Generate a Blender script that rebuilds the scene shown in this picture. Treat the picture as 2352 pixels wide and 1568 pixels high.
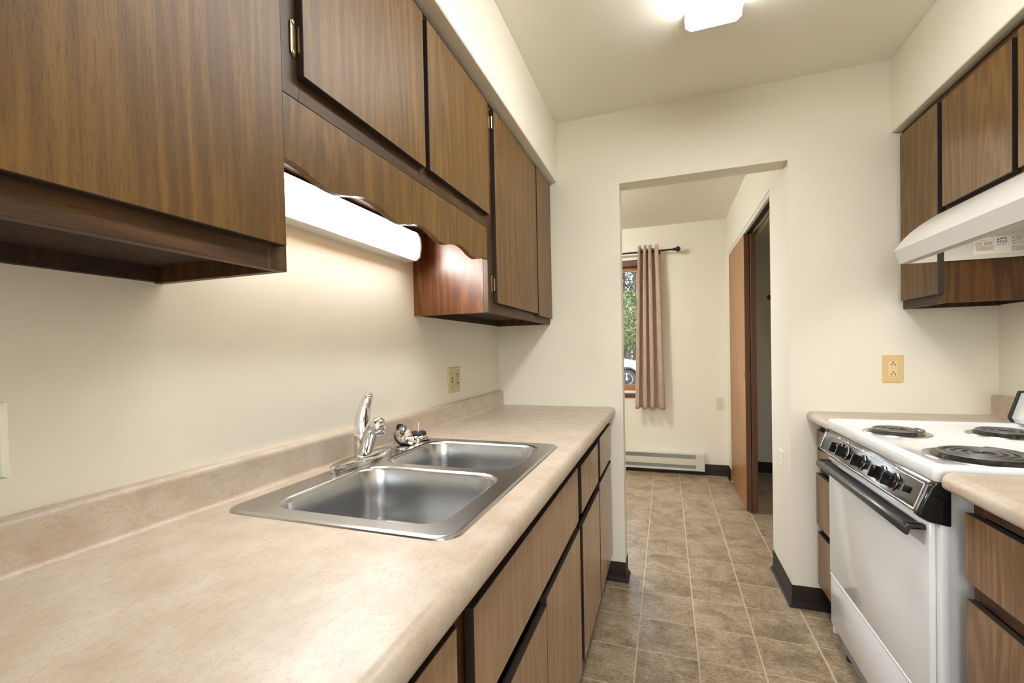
import bpy, bmesh, math, random
from mathutils import Vector, Matrix
random.seed(7)
for o in list(bpy.data.objects):
    bpy.data.objects.remove(o)
scene = bpy.context.scene
COL = scene.collection
PI = math.pi

# ------------------------------------------------------------------ camera
F_PX, YAW, PITCH, ROLL, CAM_H = 1024.2, .3344, -.0158, -.0209, 1.2182
fw = Vector((-math.sin(YAW) * math.cos(PITCH), math.cos(YAW) * math.cos(PITCH), math.sin(PITCH)))
rt = Vector((math.cos(YAW), math.sin(YAW), 0)); up = rt.cross(fw)
rt2 = math.cos(ROLL) * rt + math.sin(ROLL) * up
up2 = -math.sin(ROLL) * rt + math.cos(ROLL) * up
cam = bpy.data.cameras.new('camera'); camo = bpy.data.objects.new('camera', cam); COL.objects.link(camo)
camo.matrix_world = Matrix(((rt2.x, up2.x, -fw.x, 0), (rt2.y, up2.y, -fw.y, 0), (rt2.z, up2.z, -fw.z, CAM_H), (0, 0, 0, 1)))
cam.sensor_width = 36; cam.lens = F_PX / 2352 * 36
cam.shift_x = 1.09 / 2352; cam.shift_y = 37.94 / 2352
cam.clip_start = .02; cam.clip_end = 300
scene.camera = camo

# ------------------------------------------------------------------ world, sun, exposure
world = bpy.data.worlds.new('sky'); scene.world = world; world.use_nodes = True
wn = world.node_tree
sky = wn.nodes.new('ShaderNodeTexSky'); sky.sky_type = 'NISHITA'; sky.sun_disc = False
sky.sun_elevation = math.radians(48); sky.sun_rotation = math.radians(270)
bw = wn.nodes.new('ShaderNodeRGBToBW'); hz_ = wn.nodes.new('ShaderNodeMix'); hz_.data_type = 'RGBA'; hz_.inputs[0].default_value = .7   # thin bright haze
wn.links.new(sky.outputs['Color'], bw.inputs[0]); wn.links.new(sky.outputs['Color'], hz_.inputs[6]); wn.links.new(bw.outputs[0], hz_.inputs[7])
wn.links.new(hz_.outputs[2], wn.nodes['Background'].inputs['Color'])
wn.nodes['Background'].inputs['Strength'].default_value = .27
sun = bpy.data.lights.new('sun', 'SUN'); suno = bpy.data.objects.new('sun', sun); COL.objects.link(suno)
sun.energy = 1.0; sun.angle = math.radians(2); sun.color = (1, .96, .88)
suno.rotation_euler = (math.radians(48), 0, math.radians(-78)); suno.location = (0, -6, 12)
vs = scene.view_settings
vs.view_transform = 'Standard'; vs.look = 'None'; vs.gamma = 1; vs.use_curve_mapping = False
vs.exposure = 3.0
LAMP_CEILING, LAMP_UNDER, LAMP_DINING, LAMP_HOOD = 2.6, 6.2, 17.0, 2.6
LAMP_COL = (1.0, .99, .97)
try:
    scene.cycles.max_bounces = 6; scene.cycles.diffuse_bounces = 4; scene.cycles.glossy_bounces = 3
    scene.cycles.adaptive_threshold = .02; scene.cycles.use_light_tree = False
    scene.cycles.caustics_reflective = False; scene.cycles.caustics_refractive = False
    scene.cycles.sample_clamp_indirect = 6
except Exception:
    pass

# ------------------------------------------------------------------ material helpers
def srgb(r, g, b):
    f = lambda c: (c / 255 / 12.92) if c / 255 <= .04045 else ((c / 255 + .055) / 1.055) ** 2.4
    return (f(r), f(g), f(b), 1)
class NT:
    def __init__(s, name):
        s.m = bpy.data.materials.new(name); s.m.use_nodes = True
        s.t = s.m.node_tree; s.b = s.t.nodes['Principled BSDF']
    def n(s, kind, **kw):
        x = s.t.nodes.new('ShaderNode' + kind)
        for k, v in kw.items():
            if k in x.inputs: x.inputs[k].default_value = v
            else: setattr(x, k, v)
        return x
    def l(s, a, b): s.t.links.new(a, b)
    def ramp(s, fac, stops):
        r = s.n('ValToRGB'); e = r.color_ramp.elements
        while len(e) < len(stops): e.new(.5)
        for i, (p, c) in enumerate(stops): e[i].position = p; e[i].color = c
        s.l(fac, r.inputs['Fac']); return r.outputs['Color']
    def mix(s, fac, a, b, mode='MIX'):
        x = s.n('Mix', data_type='RGBA', blend_type=mode)
        for i, v in ((0, fac), (6, a), (7, b)):
            if isinstance(v, (int, float, tuple)): x.inputs[i].default_value = v
            else: s.l(v, x.inputs[i])
        return x.outputs[2]
    def noise(s, vec, scale, detail=2, rough=.5, dist=0):
        x = s.n('TexNoise', Scale=scale, Detail=detail, Roughness=rough, Distortion=dist); s.l(vec, x.inputs['Vector']); return x.outputs['Fac']
    def mapping(s, vec, scale=(1, 1, 1), loc=(0, 0, 0)):
        x = s.n('Mapping'); x.inputs['Scale'].default_value = scale; x.inputs['Location'].default_value = loc
        s.l(vec, x.inputs['Vector']); return x.outputs[0]
    def bump(s, h, strength, dist=.002):
        x = s.n('Bump', Strength=strength, Distance=dist); s.l(h, x.inputs['Height']); s.l(x.outputs[0], s.b.inputs['Normal'])
    def math(s, op, a, b=None):
        x = s.n('Math', operation=op)
        for i, v in enumerate((a, b)):
            if v is None: continue
            if isinstance(v, (int, float)): x.inputs[i].default_value = v
            else: s.l(v, x.inputs[i])
        return x.outputs[0]
    def set(s, **kw):
        for k, v in kw.items(): s.b.inputs[k.replace('_', ' ')].default_value = v
        return s
def plain(name, col, rough=.5, metal=0, **kw):
    t = NT(name); t.set(Base_Color=col, Roughness=rough, Metallic=metal, **kw); return t.m
def emit(name, col, strength):
    t = NT(name); t.set(Base_Color=(.9, .9, .9, 1), Roughness=.4, Emission_Color=(*col, 1), Emission_Strength=strength); return t.m
def objcoord(t, world=False, rnd=True):
    if world:
        return t.n('NewGeometry').outputs['Position']
    tc = t.n('TexCoord').outputs['Object']
    if not rnd: return tc
    oi = t.n('ObjectInfo'); mu = t.n('VectorMath', operation='SCALE'); mu.inputs['Scale'].default_value = 7.0
    cx = t.n('CombineXYZ'); t.l(oi.outputs['Random'], cx.inputs[0]); t.l(oi.outputs['Random'], cx.inputs[1]); t.l(oi.outputs['Random'], cx.inputs[2])
    t.l(cx.outputs[0], mu.inputs[0]); ad = t.n('VectorMath', operation='ADD'); t.l(tc, ad.inputs[0]); t.l(mu.outputs[0], ad.inputs[1])
    return ad.outputs[0]
def wood(name, dark, mid, light, along='z', rough=.42, contrast=1.0, band=30, grain=1.0, spec=.4):
    t = NT(name); v = objcoord(t)
    k = {'z': (1, 1, .10), 'y': (1, .10, 1), 'x': (.10, 1, 1)}[along]
    k2 = {'z': (1, 1, .035), 'y': (1, .035, 1), 'x': (.035, 1, 1)}[along]
    field = t.noise(t.mapping(v, k), 3.4, 1, .45)
    ph = t.math('MULTIPLY', field, band)
    wob = t.math('MULTIPLY', t.noise(t.mapping(v, k2), 60, 2, .5), 1.6)
    sn = t.math('SINE', t.math('MULTIPLY', t.math('ADD', ph, wob), 2 * PI))
    bandv = t.math('POWER', t.math('MULTIPLY', t.math('ADD', sn, 1.0), .5), 2.2)
    fine = t.noise(t.mapping(v, k2), 150 * grain, 3, .65)
    streak = t.noise(t.mapping(v, k2), 42 * grain, 2, .6)
    pore = t.noise(t.mapping(v, {'z': (1, 1, .09), 'y': (1, .09, 1), 'x': (.09, 1, 1)}[along]), 420, 2, .6)
    base = t.ramp(streak, [(.3, mid), (.7, light)])
    c1 = t.mix(t.math('MULTIPLY', t.math('POWER', t.math('SUBTRACT', 1.0, bandv), 1.6), .5 * contrast), base, dark)
    c2 = t.mix(t.math('MULTIPLY', t.ramp(fine, [(.45, (0, 0, 0, 1)), (.72, (1, 1, 1, 1))]), .34 * contrast), c1, dark)
    c3 = t.mix(t.math('MULTIPLY', t.ramp(pore, [(.56, (0, 0, 0, 1)), (.66, (1, 1, 1, 1))]), .45 * contrast), c2, dark)
    t.l(c3, t.b.inputs['Base Color']); t.set(Roughness=rough, Specular_IOR_Level=spec)
    t.bump(t.math('ADD', pore, t.noise(t.mapping(v, (1, 1, 1)), 260, 1)), .16, .001)
    return t.m
def wallpaint(name, col, rough=.55, bump=.18):
    t = NT(name); v = objcoord(t, True)
    n = t.noise(t.mapping(v), 1.7, 3, .5)
    a = tuple(c * .97 for c in col[:3]) + (1,)
    t.l(t.mix(n, a, col), t.b.inputs['Base Color']); t.set(Roughness=rough, Specular_IOR_Level=.4)
    t.bump(t.noise(t.mapping(v), 170, 3, .6), bump, .0015)
    return t.m

M = {}
WALL = (.89, .85, .735, 1)
M['wall'] = wallpaint('wall_paint_cream', WALL)
M['ceil'] = wallpaint('ceiling_paint', (.95, .92, .82, 1), .7, .3)
M['white_trim'] = plain('white_trim_paint', (.74, .72, .64, 1), .4)
W_D, W_M, W_L = srgb(54, 35, 13), srgb(112, 81, 36), srgb(131, 97, 46)
M['wood'] = wood('walnut_laminate_upright', W_D, W_M, W_L, 'z', .42, .72)
M['wood_h'] = wood('walnut_laminate_lengthwise', srgb(40, 25, 13), srgb(76, 51, 28), srgb(98, 69, 39), 'y', .5)
M['wood_fr'] = wood('walnut_laminate_frame', srgb(42, 27, 13), srgb(78, 54, 29), srgb(98, 70, 39), 'z', .45)
M['wood_red'] = wood('walnut_laminate_red_side', srgb(52, 26, 10), srgb(104, 60, 28), srgb(126, 76, 38), 'z', .3, 1.0, 24)
M['wood_base_glare'] = wood('walnut_laminate_base_glare', srgb(122, 93, 66), srgb(168, 136, 104), srgb(182, 150, 118), 'z', .27, .55, 22, 1.0, .8)  # same walnut laminate, its colour lightened to stand for grazing glare
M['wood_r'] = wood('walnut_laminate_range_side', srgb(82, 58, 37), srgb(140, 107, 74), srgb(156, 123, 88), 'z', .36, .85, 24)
M['wood_side'] = wood('walnut_laminate_side', srgb(46, 28, 13), srgb(86, 55, 28), srgb(106, 71, 38), 'z', .38, 1.0, 24)
M['edge'] = plain('dark_door_edge', srgb(40, 28, 20), .55)
M['inside'] = plain('dark_cabinet_inside', srgb(30, 20, 12), .8)
t = NT('raw_fibreboard'); v = objcoord(t)
t.l(t.ramp(t.noise(t.mapping(v), 60, 4, .7), [(.35, srgb(34, 18, 9)), (.7, srgb(66, 38, 18)), (.85, srgb(130, 86, 46))]), t.b.inputs['Base Color']); t.set(Roughness=.8)
M['fibre'] = t.m
t = NT('oak_veneer'); M_oak = t; v = objcoord(t)
fld = t.noise(t.mapping(v, (1, 1, .06)), 5, 2); sn = t.math('SINE', t.math('MULTIPLY', fld, 180))
c = t.mix(t.math('MULTIPLY', t.math('ADD', sn, 1), .22), srgb(170, 120, 68), srgb(128, 82, 40))
pr_ = t.noise(t.mapping(v, (1, 1, .03)), 190, 2, .6)
t.l(t.mix(t.math('MULTIPLY', t.ramp(pr_, [(.5, (0, 0, 0, 1)), (.65, (1, 1, 1, 1))]), .5), c, srgb(104, 62, 28)), t.b.inputs['Base Color']); t.set(Roughness=.38)
M['oak'] = t.m
M['oak_edge'] = plain('brown_door_edge', srgb(92, 58, 34), .5)
def laminate(name):
    t = NT(name); v = objcoord(t, True)
    cloud = t.noise(t.mapping(v), 14, 4, .6)
    base = t.ramp(cloud, [(.32, srgb(186, 170, 152)), (.52, srgb(197, 184, 168)), (.72, srgb(205, 194, 180))])
    s1 = t.noise(t.mapping(v, (1, .35, 1)), 46, 5, .62, 1.6)
    l1 = t.ramp(s1, [(.475, (0, 0, 0, 1)), (.5, (1, 1, 1, 1)), (.525, (0, 0, 0, 1))])
    s2 = t.noise(t.mapping(v, (.5, 1, 1), (3, 1, 2)), 70, 4, .6, 1.2)
    l2 = t.ramp(s2, [(.48, (0, 0, 0, 1)), (.5, (1, 1, 1, 1)), (.52, (0, 0, 0, 1))])
    fl = t.noise(t.mapping(v), 330, 2, .7)
    c1 = t.mix(t.math('MULTIPLY', l1, .46), base, srgb(172, 138, 102))
    c2 = t.mix(t.math('MULTIPLY', l2, .22), c1, srgb(164, 140, 114))
    c3 = t.mix(t.math('MULTIPLY', t.ramp(fl, [(.52, (0, 0, 0, 1)), (.7, (1, 1, 1, 1))]), .2), c2, srgb(168, 137, 107))
    t.l(c3, t.b.inputs['Base Color']); t.set(Roughness=.36)
    return t.m
M['lam'] = laminate('beige_laminate_countertop')
def steel(name, col, rough, aniso=.0, stretch=(1, 40, 40)):
    t = NT(name); v = objcoord(t, True)
    n = t.noise(t.mapping(v, stretch), 40, 3, .6)
    t.l(t.ramp(n, [(.3, tuple(c * .95 for c in col[:3]) + (1,)), (.7, col)]), t.b.inputs['Base Color'])
    r = t.n('MapRange'); t.l(n, r.inputs[0]); r.inputs[3].default_value = rough * .92; r.inputs[4].default_value = rough * 1.1
    t.l(r.outputs[0], t.b.inputs['Roughness']); t.set(Metallic=1.0)
    return t.m
M['steel'] = steel('brushed_sink_steel', (.58, .585, .59, 1), .26, 0, (1, 9, 26))
M['chrome'] = plain('chrome', (.80, .79, .77, 1), .07, 1)
M['chrome_d'] = plain('dark_chrome', (.20, .195, .19, 1), .2, 1)
M['brass'] = plain('antique_brass', (.34, .27, .16, 1), .3, 1)
M['rubber'] = plain('black_rubber', (.02, .02, .022, 1), .5)
M['black'] = plain('black_gloss_plastic', (.012, .012, .012, 1), .12)
M['black_m'] = plain('black_matte', (.02, .02, .02, 1), .55)
M['enamel'] = plain('white_enamel', (.855, .875, .89, 1), .14, 0, Coat_Weight=.3)
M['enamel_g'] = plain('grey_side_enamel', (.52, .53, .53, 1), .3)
M['hood'] = plain('almond_enamel', (.66, .645, .61, 1), .25)
M['coil'] = plain('grey_coil_element', (.15, .147, .142, 1), .4, .35)
M['pan'] = plain('chrome_drip_pan', (.55, .54, .53, 1), .25, 1)
M['bowl_d'] = plain('dark_drip_bowl', (.06, .058, .055, 1), .3, .7)  # darker metallic tone for the bowl beneath the coil
M['satin'] = plain('satin_dark_bar', (.10, .10, .10, 1), .3, .6)
M['ivory'] = plain('ivory_plastic', srgb(226, 198, 140), .35)
M['ivory_l'] = plain('pale_ivory_plastic', srgb(238, 214, 170), .35)
M['plate'] = plain('beige_plate', srgb(206, 190, 150), .35)
M['plate_w'] = plain('off_white_plate', srgb(226, 216, 192), .35)
M['slot'] = plain('dark_slot', (.01, .009, .007, 1), .6)
M['rod'] = plain('dark_bronze', (.03, .025, .02, 1), .35, .6)
M['heater'] = plain('heater_enamel', (.70, .68, .58, 1), .4)
M['grey'] = plain('grey_metal', (.30, .30, .28, 1), .45, .6)
M['vinyl'] = plain('dark_brown_vinyl', srgb(46, 36, 30), .45, 0, Specular_IOR_Level=.2)
M['wframe'] = plain('stained_window_wood', srgb(168, 108, 60), .4)
M['wframe_d'] = plain('dark_window_trim', srgb(96, 58, 36), .4)
M['vwhite'] = plain('white_vinyl', (.8, .8, .78, 1), .35)
t = NT('window_glass'); tr = t.n('BsdfTransparent'); gl = t.n('BsdfGlossy', Roughness=.02); mx = t.n('MixShader'); mx.inputs[0].default_value = .06
t.l(tr.outputs[0], mx.inputs[1]); t.l(gl.outputs[0], mx.inputs[2]); t.l(mx.outputs[0], t.t.nodes['Material Output'].inputs['Surface']); M['glass'] = t.m
t = NT('taupe_curtain_fabric'); v = objcoord(t, True)
t.l(t.ramp(t.noise(t.mapping(v, (1, 1, .2)), 90, 3), [(.3, srgb(174, 147, 129)), (.7, srgb(192, 167, 149))]), t.b.inputs['Base Color']); t.set(Roughness=.75, Sheen_Weight=.25)
M['curtain'] = t.m
# floor
t = NT('stone_look_vinyl'); v = objcoord(t, True); oi = t.n('ObjectInfo')
cx = t.n('CombineXYZ'); t.l(oi.outputs['Random'], cx.inputs[2]); sc = t.n('VectorMath', operation='SCALE'); sc.inputs['Scale'].default_value = 9; t.l(cx.outputs[0], sc.inputs[0])
ad = t.n('VectorMath', operation='ADD'); t.l(v, ad.inputs[0]); t.l(sc.outputs[0], ad.inputs[1]); v = ad.outputs[0]
big = t.noise(t.mapping(v), 7, 4, .62, .6); md = t.noise(t.mapping(v, (.55, 1.3, 1)), 34, 5, .68, 1.2); fi = t.noise(t.mapping(v, (.7, 1.6, 1)), 120, 4, .7, .8)
c = t.ramp(big, [(.32, srgb(126, 106, 82)), (.5, srgb(168, 148, 121)), (.68, srgb(192, 174, 149))])
c = t.mix(t.math('MULTIPLY', t.ramp(md, [(.5, (0, 0, 0, 1)), (.68, (1, 1, 1, 1))]), .7), c, srgb(104, 83, 60))
c = t.mix(t.math('MULTIPLY', t.ramp(fi, [(.5, (0, 0, 0, 1)), (.62, (1, 1, 1, 1))]), .62), c, srgb(108, 90, 68))
c = t.mix(t.math('MULTIPLY', t.ramp(fi, [(.36, (1, 1, 1, 1)), (.48, (0, 0, 0, 1))]), .5), c, srgb(208, 192, 168))
t.l(c, t.b.inputs['Base Color']); t.set(Roughness=.29)
t.bump(t.math('ADD', fi, t.math('MULTIPLY', md, .8)), .22, .002)
M['tile'] = t.m
M['grout'] = plain('pale_joint_vinyl', srgb(206, 190, 162), .45)

# ------------------------------------------------------------------ mesh helpers
class B:
    """collects geometry (world coordinates) for one mesh object"""
    def __init__(s): s.bm = bmesh.new(); s.mats = []
    def mi(s, mat):
        if mat is None: return 0
        if mat not in s.mats: s.mats.append(mat)
        return s.mats.index(mat)
    def box(s, x0, x1, y0, y1, z0, z1, mat=None, bev=0, seg=1, facemat=None):
        """facemat: {'x'|'y'|'z': material} for the faces across that axis"""
        t_ = bmesh.new()
        r = bmesh.ops.create_cube(t_, size=1.0)
        for v in r['verts']:
            v.co = Vector(((x0 + x1) / 2 + v.co.x * (x1 - x0), (y0 + y1) / 2 + v.co.y * (y1 - y0), (z0 + z1) / 2 + v.co.z * (z1 - z0)))
        if bev > 0:
            bmesh.ops.bevel(t_, geom=t_.edges[:], offset=bev, segments=seg, affect='EDGES', profile=.5)
        i0 = s.mi(mat)
        for f in t_.faces:
            f.material_index = i0
            if facemat:
                f.normal_update(); n = f.normal
                for i, a in enumerate('xyz'):
                    if a in facemat and abs(n[i]) > .99: f.material_index = s.mi(facemat[a])
        s.add(t_); return s
    def add(s, t_, M4=None):
        if M4 is not None: bmesh.ops.transform(t_, matrix=M4, verts=t_.verts[:])
        me = bpy.data.meshes.new('tmp'); t_.to_mesh(me); t_.free(); s.bm.from_mesh(me); bpy.data.meshes.remove(me)
    def prism(s, pts, axis, a0, a1, mat=None, bev=0, seg=1, capmat=None):
        """polygon extruded along axis. pts are (u,v): axis y -> (x,z); axis x -> (y,z); axis z -> (x,y)"""
        t_ = bmesh.new()
        def P(u, v, w): return {'y': (u, w, v), 'x': (w, u, v), 'z': (u, v, w)}[axis]
        va = [t_.verts.new(P(u, v, a0)) for u, v in pts]; vb = [t_.verts.new(P(u, v, a1)) for u, v in pts]
        n = len(pts); i0 = s.mi(mat); ic = s.mi(capmat) if capmat else i0
        for i in range(n):
            t_.faces.new((va[i], va[(i + 1) % n], vb[(i + 1) % n], vb[i])).material_index = i0
        ca = t_.faces.new(va[::-1]); cb = t_.faces.new(vb); ca.material_index = cb.material_index = ic
        bmesh.ops.recalc_face_normals(t_, faces=t_.faces[:])
        if bev > 0: bmesh.ops.bevel(t_, geom=[e for e in t_.edges if e.calc_face_angle(0) > .5], offset=bev, segments=seg, affect='EDGES', profile=.5)
        s.add(t_); return s
    def lathe(s, prof, M4=None, seg=24, mat=None):
        """prof: (r, z) from bottom to top, turned about z"""
        t_ = bmesh.new(); rings = []
        for r, z in prof:
            if r < 1e-6: rings.append([t_.verts.new((0, 0, z))])
            else: rings.append([t_.verts.new((r * math.cos(2 * PI * k / seg), r * math.sin(2 * PI * k / seg), z)) for k in range(seg)])
        i0 = s.mi(mat)
        for a, b in zip(rings, rings[1:]):
            for k in range(seg):
                k2 = (k + 1) % seg
                if len(a) == 1 and len(b) == 1: continue
                if len(a) == 1: f = t_.faces.new((a[0], b[k2], b[k]))
                elif len(b) == 1: f = t_.faces.new((a[k], a[k2], b[0]))
                else: f = t_.faces.new((a[k], a[k2], b[k2], b[k]))
                f.material_index = i0
        bmesh.ops.recalc_face_normals(t_, faces=t_.faces[:])
        s.add(t_, M4); return s
    def tube(s, pts, rad, seg=12, mat=None, cap=True, squash=None):
        t_ = bmesh.new(); pts = [Vector(p) for p in pts]
        rads = rad if isinstance(rad, (list, tuple)) else [rad] * len(pts)
        rings = []; nrm = None; i0 = s.mi(mat)
        for i, p in enumerate(pts):
            d = (pts[min(i + 1, len(pts) - 1)] - pts[max(i - 1, 0)]).normalized()
            if nrm is None:
                nrm = d.orthogonal().normalized() if abs(d.z) > .95 else Vector((0, 0, 1)).cross(d).normalized()
            nrm = (nrm - d * nrm.dot(d)).normalized(); bi = d.cross(nrm)
            ra = rads[i]; rx, ry = ra if isinstance(ra, tuple) else (ra, ra)
            rings.append([t_.verts.new(p + nrm * rx * math.cos(2 * PI * k / seg) + bi * ry * math.sin(2 * PI * k / seg)) for k in range(seg)])
        for a, b in zip(rings, rings[1:]):
            for k in range(seg): t_.faces.new((a[k], a[(k + 1) % seg], b[(k + 1) % seg], b[k])).material_index = i0
        if cap:
            t_.faces.new(rings[0][::-1]).material_index = i0; t_.faces.new(rings[-1]).material_index = i0
        bmesh.ops.recalc_face_normals(t_, faces=t_.faces[:]); s.add(t_); return s
    def loft(s, loops, mat=None, cap0=False, cap1=False):
        t_ = bmesh.new(); i0 = s.mi(mat); R = [[t_.verts.new(p) for p in L] for L in loops]
        for a, b in zip(R, R[1:]):
            n = len(a)
            for k in range(n): t_.faces.new((a[k], a[(k + 1) % n], b[(k + 1) % n], b[k])).material_index = i0
        if cap0: t_.faces.new(R[0][::-1]).material_index = i0
        if cap1: t_.faces.new(R[-1]).material_index = i0
        s.add(t_); return s
def rot(axis, a): return Matrix.Rotation(a, 4, axis)
def tr_(x, y, z): return Matrix.Translation((x, y, z))
def cyl(b, p, r, h, axis='z', mat=None, seg=20, bev=.0):
    prof = [(0, 0), (r - bev, 0), (r, bev), (r, h - bev), (r - bev, h), (0, h)] if bev else [(0, 0), (r, 0), (r, h), (0, h)]
    R = {'z': Matrix.Identity(4), 'x': rot('Y', PI / 2), '-x': rot('Y', -PI / 2), 'y': rot('X', -PI / 2), '-y': rot('X', PI / 2), '-z': rot('X', PI)}[axis]
    b.lathe(prof, tr_(*p) @ R, seg, mat)
def tagp(o, label=None, cat=None, group=None, kind=None):
    for k, v in (('label', label), ('category', cat), ('group', group), ('kind', kind)):
        if v: o[k] = v
    return o
def obj(name, b, mats, parent=None, smooth=35, label=None, kind=None):
    loc = Vector((0, 0, 0)); q = parent
    while q is not None: loc += Vector(q.location); q = q.parent
    if isinstance(b, B):
        bm, ml = b.bm, b.mats
    else: bm, ml = b, []
    bmesh.ops.translate(bm, verts=bm.verts[:], vec=-loc)
    me = bpy.data.meshes.new(name); bm.to_mesh(me); bm.free()
    if not isinstance(mats, (list, tuple)): mats = [mats]
    use = ml if ml else mats
    for m_ in use: me.materials.append(M[m_] if isinstance(m_, str) else m_)
    o = bpy.data.objects.new(name, me); COL.objects.link(o); o.parent = parent
    if smooth:
        me.polygons.foreach_set('use_smooth', [True] * len(me.polygons)); me.set_sharp_from_angle(angle=math.radians(smooth))
    if label: o['label'] = label
    if kind: o['kind'] = kind
    return o
def pieces(name, b, mats, parent, smooth=35):
    """every loose piece of b becomes a part of its own"""
    b.bm.verts.index_update(); seen = set()
    for v0 in list(b.bm.verts):
        if v0 in seen: continue
        st_, isl = [v0], []
        seen.add(v0)
        while st_:
            v_ = st_.pop(); isl.append(v_)
            for e in v_.link_edges:
                w_ = e.other_vert(v_)
                if w_ not in seen: seen.add(w_); st_.append(w_)
        nb = B(); mp = {v_: nb.bm.verts.new(v_.co) for v_ in isl}
        fs_ = set(f for v_ in isl for f in v_.link_faces)
        for f in fs_: nb.bm.faces.new([mp[v_] for v_ in f.verts])
        bmesh.ops.recalc_face_normals(nb.bm, faces=nb.bm.faces[:])
        obj(name, nb, mats, parent, smooth)
    b.bm.free()
def thing(name, loc, label, cat=None, group=None, kind=None):
    o = bpy.data.objects.new(name, None); COL.objects.link(o); o.location = loc; o.empty_display_size = .1
    return tagp(o, label, cat, group, kind)
def bx(*a, **k): return B().box(*a, **k)
def single(name, b, mats, loc, label, cat=None, group=None, kind=None, smooth=35):
    """one-mesh thing with its origin at loc"""
    bmesh.ops.translate(b.bm, verts=b.bm.verts[:], vec=-Vector(loc))
    o = obj(name, b, mats, None, smooth); o.location = loc
    return tagp(o, label, cat, group, kind)
def copy_tree(o, parent=None):
    c = o.copy(); COL.objects.link(c); c.parent = parent
    for ch in list(o.children): copy_tree(ch, c)
    return c
def rrect(x0, x1, y0, y1, r, z, n=6):
    out = []
    for cx_, cy_, a0 in ((x1 - r, y1 - r, 0), (x0 + r, y1 - r, PI / 2), (x0 + r, y0 + r, PI), (x1 - r, y0 + r, 1.5 * PI)):
        for k in range(n + 1):
            a = a0 + PI / 2 * k / n; out.append((cx_ + r * math.cos(a), cy_ + r * math.sin(a), z))
    return out
def text_bm(s, size, ext=.0):
    cu = bpy.data.curves.new('txt', 'FONT'); cu.body = s; cu.size = size; cu.extrude = ext; cu.resolution_u = 2
    o = bpy.data.objects.new('txt', cu); COL.objects.link(o)
    me = bpy.data.meshes.new_from_object(o.evaluated_get(bpy.context.evaluated_depsgraph_get()))
    bm = bmesh.new(); bm.from_mesh(me); bpy.data.objects.remove(o); bpy.data.curves.remove(cu); bpy.data.meshes.remove(me)
    return bm

# ------------------------------------------------------------------ room dimensions (metres)
XL, XR, YB, YE, YE2 = -.903, 1.283, -2.3, 2.3747, 2.490
ZC, ZS, ZH = 2.438, 2.123, 2.41
XDL, XDR, ZDH = -.2178, .5395, 2.070
YF, XDIN = 4.609, -3.2
ZUB, XUF, XUD = 1.358, -.598, -.582
CL_Y0, CL_Y1, CL_ZH, CL_YF = 2.76, 4.43, 2.066, 4.83

# ------------------------------------------------------------------ structure
def st(name, b, mats, label, parent=None, smooth=35):
    o = obj(name, b, mats, parent, smooth); o['kind'] = 'structure'; o['label'] = label; return o
# floor with separate tiles
floor = st('floor', bx(XDIN - .15, 1.45, YB - .15, 4.95, -.12, -.0015), 'grout', 'stone-look tiled floor of kitchen and next room with pale joints')
TX0, TW, TY0, TH = -.1293, .2304, 2.9749, .2245
gj = .0028
tile_me = None
big = B()
for i in range(-13, 7):
    for j in range(-8, 24):
        x0, x1 = TX0 + i * TW + gj, TX0 + (i + 1) * TW - gj
        y0, y1 = TY0 - (j + 1) * TH + gj, TY0 - j * TH - gj
        hall = y0 > 2.0
        lim0, lim1 = (XDIN, .53) if y0 > 2.49 else (XL, XR)
        if y0 > 2.49: lim1 = 1.30
        if x1 < lim0 or x0 > lim1 or y0 > 4.85 or y1 < YB: continue
        near = (-.55 < x1 and x0 < .72 and .2 < y0 < 2.49) or (-1.35 < x1 and x0 < 1.3 and y0 >= 2.26)
        if near:
            if tile_me is None:
                tb = bx(gj, TW - gj, gj, TH - gj, -.004, 0, bev=.0012)
                o = obj('tile', tb, 'tile', floor); tile_me = o.data
            else:
                o = bpy.data.objects.new('tile', tile_me); COL.objects.link(o); o.parent = floor
            o.location = (TX0 + i * TW, TY0 - (j + 1) * TH, 0)
        else:
            big.box(x0, x1, y0, y1, -.004, 0)
obj('tile_field', big, 'tile', floor, kind='stuff')
# ceilings
st('ceiling', bx(XL - .12, XR + .12, YB - .15, YE2, ZC, ZC + .2), 'ceil', 'cream painted kitchen ceiling')
st('ceiling', bx(XDIN - .15, XDR + .12, YE2, 5.0, ZH, ZH + .23), 'ceil', 'cream painted ceiling of the room beyond the doorway')
st('ceiling', bx(XDR + .12, 1.45, YE2, 5.0, 2.17, 2.64), 'ceil', 'low closet ceiling')
NY0, NY1, NZ0, NZ1 = .16, .3692, 1.0495, 1.1612
b = B()
b.box(XL - .12, XL, YB - .12, NY0, -.1, ZC + .1); b.box(XL - .12, XL, NY1, YE2, -.1, ZC + .1)
b.box(XL - .12, XL, NY0, NY1, -.1, NZ0); b.box(XL - .12, XL, NY0, NY1, NZ1, ZC + .1); b.box(XL - .12, XL - .02, NY0, NY1, NZ0, NZ1)
st('wall_left', b, 'wall', 'cream painted wall behind the sink counter with a shallow recess')
st('wall_right', bx(XR, XR + .12, YB - .12, YE2, -.1, ZC + .1), 'wall', 'cream painted wall behind the range')
BWX0, BWX1, BWZ0, BWZ1 = -.55, 1.05, .25, 2.1
b = B(); b.box(XL - .1, BWX0, YB - .12, YB, -.1, ZC + .1); b.box(BWX1, XR + .1, YB - .12, YB, -.1, ZC + .1)
b.box(BWX0, BWX1, YB - .12, YB, -.1, BWZ0); b.box(BWX0, BWX1, YB - .12, YB, BWZ1, ZC + .1)
st('wall_back', b, 'wall', 'cream painted wall behind the camera, opened for the added fill window')
b = B(); b.box(XDIN, XDL, YE, YE2, -.1, ZC + .1); b.box(XDR, 1.45, YE, YE2, -.1, ZC + .1); b.box(XDL, XDR, YE, YE2, ZDH, ZC + .1)
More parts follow.
